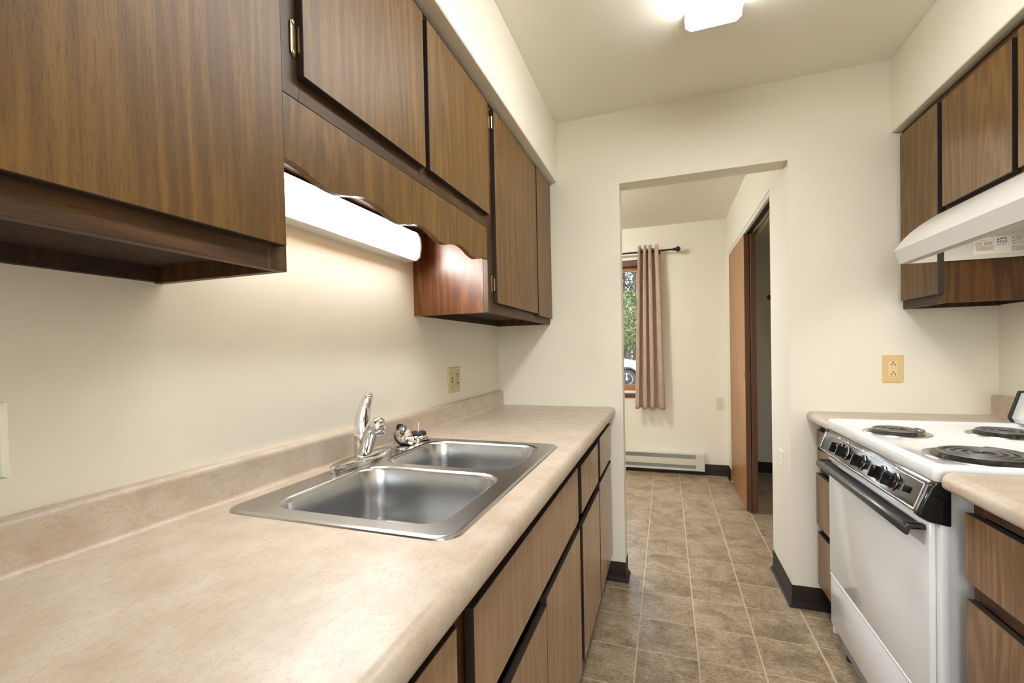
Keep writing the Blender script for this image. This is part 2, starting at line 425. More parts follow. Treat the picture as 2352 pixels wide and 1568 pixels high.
for q in (b,):
    bmesh.ops.remove_doubles(b.bm, verts=b.bm.verts[:], dist=1e-5)
st('wall_partition', b, 'wall', 'cream painted end wall with an open doorway')
# soffits
st('trim_1', bx(XL, -.547, YB, YE, ZS, ZC, bev=.003), 'wall', 'cream boxed soffit above the sink-side cabinets')
st('trim_2', bx(.93, XR, YB, YE, ZS, ZC, bev=.003), 'wall', 'cream boxed soffit above the range-side cabinets')
# beyond the doorway
WX0, WX1, WZ0, WZ1 = -1.75, -.19, .745, 2.095
b = B(); b.box(XDIN, WX0, YF, YF + .16, -.1, ZH + .1); b.box(WX1, XDR + .12, YF, YF + .16, -.1, ZH + .1)
b.box(WX0, WX1, YF, YF + .16, -.1, WZ0); b.box(WX0, WX1, YF, YF + .16, WZ1, ZH + .1)
st('wall_far', b, 'wall', 'cream painted far wall with curtained window')
st('wall_side', bx(XDIN - .12, XDIN, YE, YF + .16, -.1, ZH + .1), 'wall', 'cream side wall of the room beyond the doorway')
b = B(); b.box(XDR, XDR + .12, YE2, CL_Y0, -.1, ZH + .1); b.box(XDR, XDR + .12, CL_Y1, YF + .3, -.1, ZH + .1); b.box(XDR, XDR + .12, CL_Y0, CL_Y1, CL_ZH, ZH + .1)
st('wall_closet', b, 'wall', 'cream wall with the sliding-door closet opening')
b = B(); b.box(1.33, 1.45, YE2, CL_YF + .12, -.1, 2.3); b.box(XDR + .12, 1.33, CL_YF, CL_YF + .12, -.1, 2.3)
st('wall_closet_inside', b, 'wall', 'dim cream walls inside the closet')
# cove baseboards swept along polylines (normal to the left of travel)
def sweep2d(path, prof, mat):
    b = B(); n = len(path); dirs = []
    for i in range(n - 1):
        d = Vector((path[i + 1][0] - path[i][0], path[i + 1][1] - path[i][1])).normalized(); dirs.append(Vector((-d.y, d.x)))
    loops = []
    for i, p in enumerate(path):
        if i == 0: nn = dirs[0]; s_ = 1
        elif i == n - 1: nn = dirs[-1]; s_ = 1
        else:
            nn = (dirs[i - 1] + dirs[i]).normalized(); s_ = 1 / max(.3, nn.dot(dirs[i]))
        loops.append([(p[0] + nn.x * o_ * s_, p[1] + nn.y * o_ * s_, z) for o_, z in prof])
    b.loft(loops, mat, True, True); bmesh.ops.recalc_face_normals(b.bm, faces=b.bm.faces[:]); return b
COVE = [(0, 0), (.017, 0), (.016, .003), (.009, .007), (.005, .016), (.0035, .03), (.003, .098), (.002, .1), (0, .1)]
st('baseboard_left', sweep2d([(XDL, YE2 - .004), (XDL, YE), (-.34, YE)], COVE, 'vinyl'), 'vinyl', 'dark brown vinyl baseboard wrapping the left door jamb')
st('baseboard_right', sweep2d([(XDR, CL_Y0), (XDR, YE), (.70, YE)], [(-a, c) for a, c in COVE], 'vinyl'), 'vinyl', 'dark brown vinyl baseboard wrapping the right door jamb')
st('baseboard_far', sweep2d([(XDIN, YF), (XDR, YF), (XDR, CL_Y1)], [(-a, c) for a, c in COVE], 'vinyl'), 'vinyl', 'dark brown vinyl baseboard on the far wall')
st('baseboard_closet', sweep2d([(XDR + .12, CL_YF), (1.33, CL_YF), (1.33, YE2)], [(-a, c) for a, c in COVE], 'vinyl'), 'vinyl', 'dark brown vinyl baseboard inside the closet')

# ------------------------------------------------------------------ window, sliding doors
w = thing('window_1', ((WX0 + WX1) / 2, YF + .05, WZ0), 'brown framed window overlooking trees and a parked car', kind='structure')
b = B(); y0, y1 = YF - .012, YF + .02
b.box(WX0 - .0, WX1 + .0, y0, YF + .10, 2.035, WZ1, 'wframe_d', .004)
b.box(WX0, WX1, y0, YF + .10, WZ0 - .02, WZ0 + .025, 'wframe_d', .004)
b.box(WX0, WX0 + .045, y0, YF + .1, WZ0, WZ1, 'wframe_d', .004); b.box(WX1 - .045, WX1, y0, YF + .1, WZ0, WZ1, 'wframe_d', .004)
obj('casing', b, 'wframe_d', w)
b = B(); b.box(WX0 + .04, WX1 - .04, YF + .05, YF + .09, 1.995, 2.04, bev=.004); b.box(WX0 + .04, WX1 - .04, YF + .05, YF + .09, .79, .848, bev=.004)
for xx in (WX0 + .04, -.99, WX1 - .085): b.box(xx, xx + .045, YF + .05, YF + .09, .79, 2.04, bev=.004)
obj('sash', b, 'wframe', w)
obj('sill_strip', bx(WX0 + .03, WX1 - .03, YF + .0, YF + .06, .765, .792, bev=.003), 'vwhite', w)
b = B(); b.box(WX0 + .07, WX1 - .07, YF + .066, YF + .07, .84, 2.0); obj('pane', b, 'glass', w)
b = B()
for z in (1.988, .848): b.box(WX0 + .08, WX1 - .08, YF + .058, YF + .064, z, z + .01)
pieces('glazing_bead', b, 'grey', w)
w2 = thing('fill_window', ((BWX0 + BWX1) / 2, YB - .06, BWZ0), 'large brown framed window added behind the camera for fill daylight', kind='structure')  # unseen window, added to send fill daylight down the room
b = B()
for xa, xb, za, zb in ((BWX0, BWX0 + .05, BWZ0, BWZ1), (BWX1 - .05, BWX1, BWZ0, BWZ1), (BWX0 + .05, BWX1 - .05, BWZ0, BWZ0 + .05), (BWX0 + .05, BWX1 - .05, BWZ1 - .05, BWZ1), (.225, .275, BWZ0 + .05, BWZ1 - .05)): b.box(xa, xb, YB - .11, YB - .03, za, zb, None, .003)
obj('frame', b, 'wframe', w2)
for xa, xb in ((BWX0 + .05, .225), (.275, BWX1 - .05)): obj('pane', bx(xa, xb, YB - .072, YB - .068, BWZ0 + .05, BWZ1 - .05), 'glass', w2)
for nm_, loc_, rot_, sx_, sy_ in (('window_portal', ((BWX0 + BWX1) / 2, YB - .13, (BWZ0 + BWZ1) / 2), (-PI / 2, 0, PI), BWX1 - BWX0, BWZ1 - BWZ0), ('window_portal', ((WX0 + WX1) / 2, YF + .17, (WZ0 + WZ1) / 2), (-PI / 2, 0, 0), WX1 - WX0, WZ1 - WZ0)):
    pl_ = bpy.data.lights.new(nm_, 'AREA'); pl_.shape = 'RECTANGLE'; pl_.size = sx_; pl_.size_y = sy_
    po = bpy.data.objects.new(nm_, pl_); COL.objects.link(po); po.location = loc_; po.rotation_euler = rot_
    pl_.cycles.is_portal = True
d = thing('door_1', (.575, 4.0, 0), 'pair of oak sliding closet doors pushed to the far end', kind='structure')
for x0, x1, ya, yb_ in ((.5405, .5745, 3.625, 4.428), (.5795, .6135, 3.61, 4.415)):
    p = obj('panel', B().box(x0, x1, ya, yb_, .014, 2.03, 'oak_edge', .0015, facemat={'x': 'oak'}), 'oak', d)
    cup = B(); cyl(cup, (x0 - .0005, ya + .05, 1.0), .02, .003, '-x', 'brass'); obj('finger_pull', cup, 'brass', p)
b = B(); b.box(.56, .594, CL_Y0, CL_Y1, 2.038, 2.066, 'black_m'); b.box(.598, .602, CL_Y0, CL_Y1, 2.03, 2.066, 'plate_w'); b.box(.636, .64, CL_Y0, CL_Y1, 2.03, 2.066, 'plate_w')
obj('track', b, 'black_m', d)
b = B(); b.box(XDR + .002, XDR + .02, CL_Y0, CL_Y1, 2.032, CL_ZH, bev=.002); obj('fascia', b, 'white_trim', d)
cl = thing('closet_cleat', (1.0, CL_YF, 1.63), 'painted wooden cleat with a rod socket inside the closet', 'cleat')
obj('board', bx(XDR + .13, 1.32, CL_YF - .02, CL_YF, 1.63, 1.73, bev=.002), 'wall', cl)
b = B(); cyl(b, (.93, CL_YF - .021, 1.675), .022, .018, '-y', 'oak_edge'); obj('rod_socket', b, 'oak_edge', cl)

# ------------------------------------------------------------------ cabinets
def door(name, x_face, y0, y1, z0, z1, parent, mat='wood', side=1, th=.016, axis='x', label=None):
    """slab door; face at x_face, side=+1 faces +x"""
    xa, xb = (x_face - th, x_face) if side > 0 else (x_face, x_face + th)
    return obj(name, B().box(xa, xb, y0, y1, z0, z1, 'edge', .0012, facemat={'x': mat}), mat, parent, label=label)
def frame(x0, x1, stiles, rails, parent, mv='wood_fr', mh='wood_h'):
    b = B()
    for y0, y1, z0, z1 in stiles: b.box(x0, x1, y0, y1, z0, z1, mv, .0008)
    for y0, y1, z0, z1 in rails: b.box(x0 + .0004, x1 - .0004, y0, y1, z0, z1, mh, .0008)
    return obj('face_frame', b, mv, parent)
def hinge(y, z, xf, parent, side=1, dy=1):
    """plate on the frame and barrel at the door edge"""
    b = B(); s_ = side
    h = .034
    pl = [(y - .0, z - h), (y - .008 * dy, z - h * .78), (y - .008 * dy, z + h * .78), (y, z + h), (y + .004 * dy, z + h * .75), (y + .004 * dy, z - h * .75)]
    xa, xb = (xf, xf + .003) if s_ > 0 else (xf - .003, xf)
    b.prism(pl, 'x', xa, xb, 'brass', .0008)
    for zz in (-.75, .75): cyl(b, (xf + s_ * .003, y - .002 * dy, z + h * zz), .003, .0015, 'x' if s_ > 0 else '-x', 'brass', 10)
    b.tube([(xf + s_ * .006, y + .010 * dy, z - .022), (xf + s_ * .006, y + .010 * dy, z - .0085)], .0048, 10, 'brass')
    b.tube([(xf + s_ * .006, y + .010 * dy, z - .008), (xf + s_ * .006, y + .010 * dy, z + .008)], .0048, 10, 'brass')
    b.tube([(xf + s_ * .006, y + .010 * dy, z + .0085), (xf + s_ * .006, y + .010 * dy, z + .022)], .0048, 10, 'brass')
    return obj('hinge', b, 'brass', parent)
def wall_cab(label, x_wall, x_fr, y0, y1, z0, side, stile_w=.038, group=None, side_mats=('wood_fr', 'wood_fr'), ztop=ZS, botdrop=.03):
    """carcass between wall and back of face frame; bottom panel recessed"""
    c = thing('wall_cabinet', ((x_wall + x_fr) / 2, (y0 + y1) / 2, z0), label, 'cabinet', group)
    fb = x_fr - side * .018
    xa, xb = sorted((x_wall, fb))
    obj('side_panel', bx(xa, xb, y0, y0 + .014, z0, ztop, bev=.0006), side_mats[0], c)
    obj('side_panel', bx(xa, xb, y1 - .014, y1, z0, ztop, bev=.0006), side_mats[1], c)
    obj('bottom_panel', bx(xa, xb, y0 + .014, y1 - .014, z0 + botdrop, z0 + botdrop + .012), 'fibre', c)
    bk = sorted((x_wall, x_wall + side * .015))
    obj('back_panel', bx(bk[0], bk[1], y0 + .014, y1 - .014, z0 + .002, ztop), 'fibre', c)
    return c
G_UL = 'sink-side wall cabinets'
Y1, Y3 = .5855, 1.4823
FX0, FX1 = XUF - .018, XUF
# near tall cabinet
c1 = wall_cab('large dark walnut wall cabinet nearest the camera, left of the fluorescent light', XL, XUF, -.40, Y1, ZUB, 1, group=G_UL)
frame(FX0, FX1, [(-.40, -.362, ZUB, ZS), (.075, .113, ZUB, ZS), (Y1 - .038, Y1, ZUB, ZS)], [(-.362, .075, ZUB, ZUB + .045), (.113, Y1 - .038, ZUB, ZUB + .045), (-.362, .075, ZS - .04, ZS), (.113, Y1 - .038, ZS - .04, ZS)], c1)
door('door', XUD, .095, .571, 1.3965, 2.095, c1); door('door', XUD, -.385, .085, 1.3965, 2.095, c1)
# short cabinet over the sink with scalloped valance
c2 = wall_cab('short walnut wall cabinet over the sink with scalloped valance', XL, XUF, Y1 + .0005, Y3 - .0005, 1.6595, 1, group=G_UL, botdrop=.012)
frame(FX0, FX1, [(Y1, Y1 + .036, 1.66, ZS), (1.018, 1.062, 1.66, ZS), (Y3 - .03, Y3, 1.66, ZS)], [(Y1 + .036, 1.018, 1.66, 1.715), (1.062, Y3 - .03, 1.66, 1.715), (Y1 + .036, 1.018, ZS - .04, ZS), (1.062, Y3 - .03, ZS - .04, ZS)], c2)
dA = door('door', XUD, .618, 1.031, 1.697, 2.096, c2); dB = door('door', XUD, 1.053, 1.474, 1.700, 2.096, c2)
hinge(.612, 1.762, XUF, dA); hinge(.612, 2.04, XUF, dA)
N = 72; pts = [(Y1 + .001, 1.6585)]
for k in range(N + 1):
    y = Y1 + .001 + (Y3 - Y1 - .002) * k / N
    ph = (y - .592) / .2225
    s_ = math.cos(2 * PI * ph)
    pts.append((y, 1.5395 + .0095 * (s_ if s_ < 0 else s_ ** .8)))
pts.append((Y3 - .001, 1.6585))
b = B().prism(pts, 'x', XUF - .016, XUF - .0005, 'wood')
obj('scalloped_valance', b, 'wood', c2)
# far tall cabinet
c3 = wall_cab('tall walnut wall cabinet in the corner right of the fluorescent light', XL, XUF, Y3, YE - .001, ZUB, 1, group=G_UL, side_mats=('wood_red', 'wood_fr'))
frame(FX0, FX1, [(Y3, Y3 + .05, ZUB, ZS), (2.062, 2.10, ZUB, ZS), (YE - .035, YE - .001, ZUB, ZS)], [(Y3 + .05, 2.062, ZUB, ZUB + .045), (2.10, YE - .035, ZUB, ZUB + .045), (Y3 + .05, 2.062, ZS - .035, ZS), (2.10, YE - .035, ZS - .035, ZS)], c3)
dC = door('door', XUD, 1.531, 2.081, 1.395, 2.098, c3); dD = door('door', XUD + .003, 2.086, 2.352, 1.387, 2.106, c3, th=.018)
hinge(1.521, 1.462, XUF, dC); hinge(1.521, 2.052, XUF, dC)

# right wall cabinets
G_UR = 'range-side wall cabinets'
RX, RD = .9667, .9447
c4 = wall_cab('narrow walnut wall cabinet in the corner left of the range hood', XR, RX, 2.080, YE - .001, 1.362, -1, group=G_UR, side_mats=('wood_side', 'wood_fr'))
frame(RX, RX + .018, [(2.080, 2.118, 1.362, ZS), (YE - .03, YE - .001, 1.362, ZS)], [(2.118, YE - .03, 1.362, 1.408), (2.118, YE - .03, ZS - .035, ZS)], c4)
dE = door('door', RD, 2.064, 2.338, 1.395, 2.092, c4, side=-1, th=.019)
hinge(2.345, 1.46, RX, dE, -1, -1); hinge(2.345, 2.03, RX, dE, -1, -1)
c5 = wall_cab('short walnut wall cabinet above the white range hood', XR, RX, 1.302, 2.0795, 1.69, -1, group=G_UR, botdrop=.012)
frame(RX, RX + .018, [(1.302, 1.34, 1.6905, ZS), (1.655, 1.70, 1.6905, ZS), (2.04, 2.0795, 1.6905, ZS)], [(1.34, 1.655, 1.6905, 1.712), (1.70, 2.04, 1.6905, 1.712), (1.34, 1.655, ZS - .04, ZS), (1.70, 2.04, ZS - .04, ZS)], c5)
door('door', RD, 1.692, 2.035, 1.703, 2.082, c5, side=-1, th=.019); door('door', RD, 1.335, 1.669, 1.703, 2.09, c5, side=-1, th=.019)
c6 = wall_cab('walnut wall cabinet nearest the camera on the range side', XR, RX, .40, 1.3015, 1.362, -1, group=G_UR)
frame(RX, RX + .018, [(.40, .438, 1.362, ZS), (1.264, 1.3015, 1.362, ZS)], [(.438, 1.264, 1.362, 1.408), (.438, 1.264, ZS - .04, ZS)], c6)
door('door', RD, .42, .845, 1.395, 2.09, c6, side=-1, th=.019); door('door', RD, .855, 1.285, 1.395, 2.09, c6, side=-1, th=.019)

# base cabinets
def base_cab(label, xw, xf, y0, y1, side, group, stiles, rails):
    c = thing('base_cabinet', ((xw + xf) / 2, (y0 + y1) / 2, 0), label, 'cabinet', group)
    fb = xf - side * .019
    b = B(); xa, xb = sorted((xw + side * .004, fb))
    b.box(xa, xb, y0 + .001, y0 + .015, .10, .868, 'wood_fr'); b.box(xa, xb, y1 - .015, y1 - .001, .10, .868, 'wood_fr')
    b.box(xa, xb, y0 + .015, y1 - .015, .10, .115, 'inside')
    bk = sorted((xw + side * .004, xw + side * .012)); b.box(bk[0], bk[1], y0 + .015, y1 - .015, .115, .868, 'inside')
    obj('carcass', b, 'inside', c)
    tk = sorted((xf - side * .07, xf - side * .085)); obj('toe_kick', bx(tk[0], tk[1], y0 + .002, y1 - .002, .001, .0995), 'edge', c)
    fr = sorted((fb, xf)); frame(fr[0], fr[1], stiles, rails, c, 'wood_fr', 'wood_h')
    return c
G_BL, G_BR = 'sink-side base cabinets', 'range-side base cabinets'
BF, BD = -.299, -.280
b1 = base_cab('walnut base cabinet nearest the camera under the sink counter', XL, BF, -.35, .578, 1, G_BL, [(-.349, -.30, .10, .87), (.535, .577, .10, .87)], [(-.30, .535, .10, .135), (-.30, .535, .645, .675), (-.30, .535, .835, .87)])
door('drawer_front', BD, -.27, .551, .655, .838, b1, 'wood_base_glare', th=.017); door('door', BD, -.27, .135, .15, .62, b1, 'wood_base_glare', th=.017); door('door', BD, .145, .551, .15, .62, b1, 'wood_base_glare', th=.017)
b2 = base_cab('walnut sink base cabinet with a wide false drawer front', XL, BF, .580, 1.4785, 1, G_BL, [(.581, .622, .10, .87), (1.437, 1.478, .10, .87)], [(.622, 1.437, .10, .135), (.622, 1.437, .632, .672), (.622, 1.437, .82, .87)])
door('false_drawer_front', BD, .607, 1.443, .655, .832, b2, 'wood_base_glare', th=.017); door('door', BD, .62, 1.0225, .15, .607, b2, 'wood_base_glare', th=.017); door('door', BD, 1.0245, 1.4615, .146, .624, b2, 'wood_base_glare', th=.018)
b3 = base_cab('walnut base cabinet at the doorway end of the sink counter', XL, BF, 1.4805, YE - .001, 1, G_BL, [(1.4815, 1.52, .10, .87), (1.89, 1.945, .10, .87), (YE - .03, YE - .002, .10, .87)], [(1.52, 1.89, .10, .135), (1.945, YE - .03, .10, .135), (1.52, 1.89, .632, .67), (1.945, YE - .03, .632, .67), (1.52, 1.89, .822, .87), (1.945, YE - .03, .822, .87)])
for y0, y1, z0, z1 in ((1.504, 1.896, .658, .822), (1.952, 2.36, .658, .83)): door('drawer_front', BD, y0, y1, z0, z1, b3, 'wood_base_glare', th=.017)
for y0, y1, z0, z1 in ((1.51, 1.909, .148, .617), (1.926, 2.352, .15, .637)): door('door', BD, y0, y1, z0, z1, b3, 'wood_base_glare', th=.017)
RF, RFD = .657, .638
b4 = base_cab('narrow walnut three-drawer base cabinet in the corner beyond the range', XR, RF, 2.094, YE - .001, -1, G_BR, [(2.095, 2.13, .10, .87), (YE - .03, YE - .002, .10, .87)], [(2.13, YE - .03, .10, .135), (2.13, YE - .03, .372, .412), (2.13, YE - .03, .64, .68), (2.13, YE - .03, .83, .87)])
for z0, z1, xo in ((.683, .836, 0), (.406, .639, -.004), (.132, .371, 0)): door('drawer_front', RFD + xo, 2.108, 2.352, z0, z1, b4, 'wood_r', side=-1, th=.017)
b5 = base_cab('walnut base cabinet beside the near end of the range', XR, RF, .30, 1.3, -1, G_BR, [(.301, .35, .10, .87), (1.262, 1.299, .10, .87), (.79, .83, .10, .87)], [(.35, .79, .10, .135), (.83, 1.262, .10, .135), (.35, .79, .632, .67), (.83, 1.262, .632, .67), (.35, .79, .83, .87), (.83, 1.262, .83, .87)])
for y0, y1 in ((.33, .80), (.82, 1.292)):
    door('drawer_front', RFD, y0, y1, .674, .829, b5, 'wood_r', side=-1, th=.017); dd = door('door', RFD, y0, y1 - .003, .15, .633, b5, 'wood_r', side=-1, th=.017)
hinge(1.297, .545, RF, dd, -1, -1)

# ------------------------------------------------------------------ countertops (rolled edge, coved splash)
def arc(cx_, cz, r, a0, a1, n=6): return [(cx_ + r * math.cos(a0 + (a1 - a0) * k / n), cz + r * math.sin(a0 + (a1 - a0) * k / n)) for k in range(n + 1)]
ZK = .914
XN = -.2560
nose = arc(XN - .022, ZK - .022, .022, PI / 2, 0) + arc(XN - .012, .872 + .012, .012, 0, -PI / 2, 4)
splash = [(XL, .872), (XL, .996)] + arc(-.878 - .012, .996 - .012, .012, PI / 2, 0, 4) + [(-.878 + .010 - .010 * math.cos(a), ZK + .010 - .010 * math.sin(a)) for a in [k * PI / 2 / 4 for k in range(5)]]
SX0, SX1, SY0, SY1 = -.805, -.352, .665, 1.362
ct = thing('countertop', (-.58, .6, .872), 'long beige laminate countertop with backsplash around the steel sink', 'countertop')
b = B()
full = splash + nose
b.prism(full, 'y', -.9, SY0); b.prism(full, 'y', SY1, YE - .0005)
b.prism(splash + [(SX0, ZK), (SX0, .872)], 'y', SY0, SY1); b.prism([(SX1, .872), (SX1, ZK)] + nose, 'y', SY0, SY1)
bmesh.ops.remove_doubles(b.bm, verts=b.bm.verts[:], dist=1e-5)
obj('worktop', b, 'lam', ct, 40)
def mirror(p, x): return [(x - u, v) for u, v in p]
XNR = .604
noser = [(XNR + (XN - u), v) for u, v in nose][::-1]
spl_r = [(XR - (u - XL), v) for u, v in splash][::-1]
for ya, yb_, lb in ((2.088, YE - .0005, 'short beige laminate countertop in the corner beyond the range'), (.30, 1.309, 'beige laminate countertop beside the near end of the range')):
    c = thing('countertop', ((.9), (ya + yb_) / 2, .872), lb, 'countertop')
    b = B().prism(noser + spl_r, 'y', ya, yb_, bev=0); obj('worktop', b, 'lam', c, 40)

# ------------------------------------------------------------------ sink
s = thing('kitchen_sink', (-.58, 1.005, ZK), 'double bowl stainless steel drop-in sink', 'sink')
RX0, RX1, RY0, RY1 = -.834, -.325, .632, 1.39
zr = ZK + .005
BW = [(-.762, -.372, .672, 1.008), (-.762, -.372, 1.040, 1.352)]
bm = bmesh.new()
def loop(pts):
    vsx = [bm.verts.new(p) for p in pts]
    return vsx, [bm.edges.new((vsx[i], vsx[(i + 1) % len(vsx)])) for i in range(len(vsx))]
lo, eo = loop(rrect(RX0 + .010, RX1 - .010, RY0 + .010, RY1 - .010, .030, zr)); ed = list(eo); holes = []
for x0, x1, y0, y1 in BW:
    l_, e_ = loop(rrect(x0, x1, y0, y1, .065, zr, 8)); ed += e_; holes.append(l_)
bmesh.ops.triangle_fill(bm, edges=ed, use_beauty=True, use_dissolve=False)
for f in bm.faces:
    f.normal_update()
    if f.normal.z < 0: f.normal_flip()
def skirt(prev, pts):
    cur = [bm.verts.new(p) for p in pts]; n = len(cur)
    for i in range(n): bm.faces.new((prev[i], prev[(i + 1) % n], cur[(i + 1) % n], cur[i]))
    return cur
p_ = lo
for dxy, z in ((.004, zr - .0004), (.008, zr - .002), (.010, ZK + .0002)): p_ = skirt(p_, rrect(RX0 + .010 - dxy, RX1 - .010 + dxy, RY0 + .010 - dxy, RY1 - .010 + dxy, .030 + dxy, z))
rim = B(); rim.bm.free(); rim.bm = bm
for x0, x1, y0, y1 in BW: pass
obj('rim', rim, 'steel', s, 30)
for x0, x1, y0, y1 in BW:
    L = []
    for off, z in ((0, 0), (.003, -.0012), (.006, -.004), (.008, -.009), (.012, -.06), (.018, -.125)): L.append(rrect(x0 + off, x1 - off, y0 + off, y1 - off, .065 - off * .4, zr + z, 8))
    for k in range(1, 6):
        a = PI / 2 * k / 5; off = .018 + .030 * (1 - math.cos(a)); z = -.125 - .030 * math.sin(a)
        L.append(rrect(x0 + off, x1 - off, y0 + off, y1 - off, max(.02, .058 - off * .5), zr + z, 8))
    cx_, cy_ = (x0 + x1) / 2, (y0 + y1) / 2
    last = L[-1]
    L.append([(cx_ + (p[0] - cx_) * .35, cy_ + (p[1] - cy_) * .4, zr - .158) for p in last])
    b = B().loft(L, None, False, True)
    bmesh.ops.recalc_face_normals(b.bm, faces=b.bm.faces[:])
    bmesh.ops.reverse_faces(b.bm, faces=b.bm.faces[:])
    bo = obj('bowl', b, 'steel', s, 60)
    dr = B().lathe([(.045, 0), (.043, .002), (.036, .002), (.034, -.006), (0, -.006)], tr_(cx_, cy_, zr - .1585), 24); obj('drain', dr, 'chrome', bo)
# holes cover on deck
b = B().lathe([(.019, 0), (.018, .002), (.014, .003), (0, .0032)], tr_(-.797, 1.215, zr), 20); obj('hole_cover', b, 'steel', s)

# ------------------------------------------------------------------ faucet
FXc, FYc, FZ = -.799, 1.028, zr + .0005
f = thing('faucet', (FXc, FYc, FZ), 'chrome single-lever kitchen faucet behind the sink', 'faucet')
def plate_loop(k, z, half=.125):
    out = []
    for i in range(40):
        a = 2 * PI * i / 40; ca, sa = math.cos(a), math.sin(a)
        yy = half * sa; wdt = .027 * (1 - .30 * (abs(yy) / half) ** 2)
        out.append((FXc + wdt * k * (abs(ca) ** .55) * (1 if ca > 0 else -1), FYc + yy * (k * .04 + .96), z))
    return out
b = B().loft([plate_loop(1, FZ), plate_loop(1, FZ + .012), plate_loop(.96, FZ + .016), plate_loop(.85, FZ + .018)], None, True, True)
obj('base_plate', b, 'chrome', f, 40)
b = B().lathe([(.0, 0), (.0235, 0), (.0235, .006), (.0225, .008), (.0225, .040), (.0215, .042), (.0225, .044), (.0225, .066), (.0215, .068), (0, .068)], tr_(FXc, FYc, FZ + .016), 28)
obj('body', b, 'chrome', f, 40)
z0 = FZ + .084
ctl = [(FXc, FYc, z0), (FXc, FYc, z0 + .018), (FXc + .001, FYc, z0 + .035), (FXc + .004, FYc, z0 + .05), (FXc + .008, FYc + .001, z0 + .066), (FXc + .013, FYc + .002, z0 + .08), (FXc + .018, FYc + .003, z0 + .093), (FXc + .022, FYc + .004, z0 + .102), (FXc + .024, FYc + .004, z0 + .106)]
b = B().tube(ctl, [.0225, .0225, .0212, .019, .0168, .0150, .0138, .0118, .006], 18)
obj('lever_handle', b, 'chrome', f, 50)
sa_ = math.radians(-38); dx, dy = math.cos(sa_), math.sin(sa_)
sp = [(FXc + dx * r, FYc + dy * r, FZ + z) for r, z in ((.005, .026), (.03, .040), (.055, .066), (.08, .092), (.105, .112), (.13, .122), (.148, .1235))]
b = B().tube(sp, [(.017, .014), (.0185, .0155), (.0185, .015), (.018, .014), (.0172, .0135), (.0165, .0135), (.0155, .0125)], 18)
obj('spout', b, 'chrome', f, 50)
b = B().lathe([(0, 0), (.014, 0), (.015, .0015), (.015, .010), (.0165, .011), (.0178, .014), (.0178, .028), (.0160, .036), (.010, .041), (0, .042)], tr_(FXc + dx * .152, FYc + dy * .152, FZ + .098), 24)
obj('aerator', b, 'chrome', f, 45)

# ------------------------------------------------------------------ strainers
STR_BODY = [(.0, .0), (.040, 0), (.0405, .002), (.038, .004), (.034, .006), (.031, .016), (.027, .020), (0, .021)]
s1 = thing('sink_strainer', (-.803, 1.327, zr + .0006), 'basket strainer standing upside down, stem up, behind the far bowl', 'strainer', 'loose sink strainers')
obj('basket', B().lathe(STR_BODY, tr_(-.803, 1.327, zr + .0006), 28), 'chrome', s1, 40)
b = B()
for k in range(14):
    a = 2 * PI * k / 14; b.lathe([(0, 0), (.0022, 0), (0, .0015)], tr_(-.803 + .0335 * math.cos(a), 1.327 + .0335 * math.sin(a), zr + .012) @ rot('Z', a) @ rot('Y', PI / 2 - .2), 8)
pieces('drain_hole', b, 'slot', s1)
obj('rubber_stopper', B().lathe([(0, .021), (.026, .021), (.0275, .024), (.024, .031), (.014, .033), (0, .033)], tr_(-.803, 1.327, zr + .0006), 24), 'rubber', s1, 40)
b = B().lathe([(0, .033), (.006, .033), (.0035, .038), (.0035, .062), (0, .063)], tr_(-.803, 1.327, zr + .0006), 12); b.box(-.8075, -.7985, 1.3255, 1.3285, zr + .048, zr + .062, bev=.001)
obj('stem', b, 'chrome', s1, 40)
s2 = thing('sink_strainer', (-.81, 1.262, zr), 'basket strainer leaning open side out against the backsplash', 'strainer', 'loose sink strainers')
# axis tilted: open face towards +x and up a little; the rim rests on the steel deck
R2 = tr_(-.818, 1.258, zr + .0282) @ Vector((0, 0, 1)).rotation_difference(Vector((.83, .08, .60)).normalized()).to_matrix().to_4x4()
cup = [(.0, -.012), (.022, -.012), (.030, -.009), (.034, -.002), (.036, .006), (.0405, .008), (.041, .010), (.038, .0105), (.033, .004), (.028, -.006), (0, -.008)]
b = B().lathe(cup, R2, 28); obj('basket', b, 'chrome', s2, 40)
b = B().lathe([(0, -.0125), (.026, -.0125), (.027, -.016), (.022, -.021), (0, -.021)], R2, 24); obj('rubber_stopper', b, 'rubber', s2, 40)
b = B().lathe([(0, -.021), (.0035, -.021), (.0035, -.043), (0, -.044)], R2, 12); obj('stem', b, 'chrome', s2, 40)
b = B().lathe([(0, -.008), (.006, -.008), (.005, -.002), (.003, .004), (0, .0045)], R2, 12); obj('knob', b, 'chrome', s2, 40)

# ------------------------------------------------------------------ lights in the room
ul = thing('fluorescent_light', (XL + .05, 1.0, 1.55), 'glowing white fluorescent strip light on the wall over the sink', 'light fixture')
LY0, LY1 = .20, 1.405
LZ0, LZ1 = 1.548, 1.652
hb = B(); hb.box(XL + .001, XL + .056, .607, LY1 - .013, LZ1 - .0025, LZ1); hb.box(XL + .001, XL + .03, .607, LY1 - .013, LZ0 + .012, LZ1 - .0026); hb.prism([(XL + .001, LZ0), (XL + .058, LZ0), (XL + .060, LZ0 + .004), (XL + .060, LZ0 + .012), (XL + .001, LZ0 + .012)], 'y', .607, LY1 - .013); obj('housing', hb, 'vwhite', ul)
prof = [(XL + .031, LZ0 + .0125), (XL + .061, LZ0 + .0125), (XL + .061, LZ0 + .004), (XL + .069, LZ0 + .005), (XL + .077, LZ0 + .013), (XL + .082, LZ0 + .045), (XL + .080, LZ0 + .075), (XL + .071, LZ1 - .012), (XL + .055, LZ1 - .003), (XL + .031, LZ1 - .003)]
M['glow_under'] = emit('glowing_strip_diffuser', LAMP_COL, LAMP_UNDER)
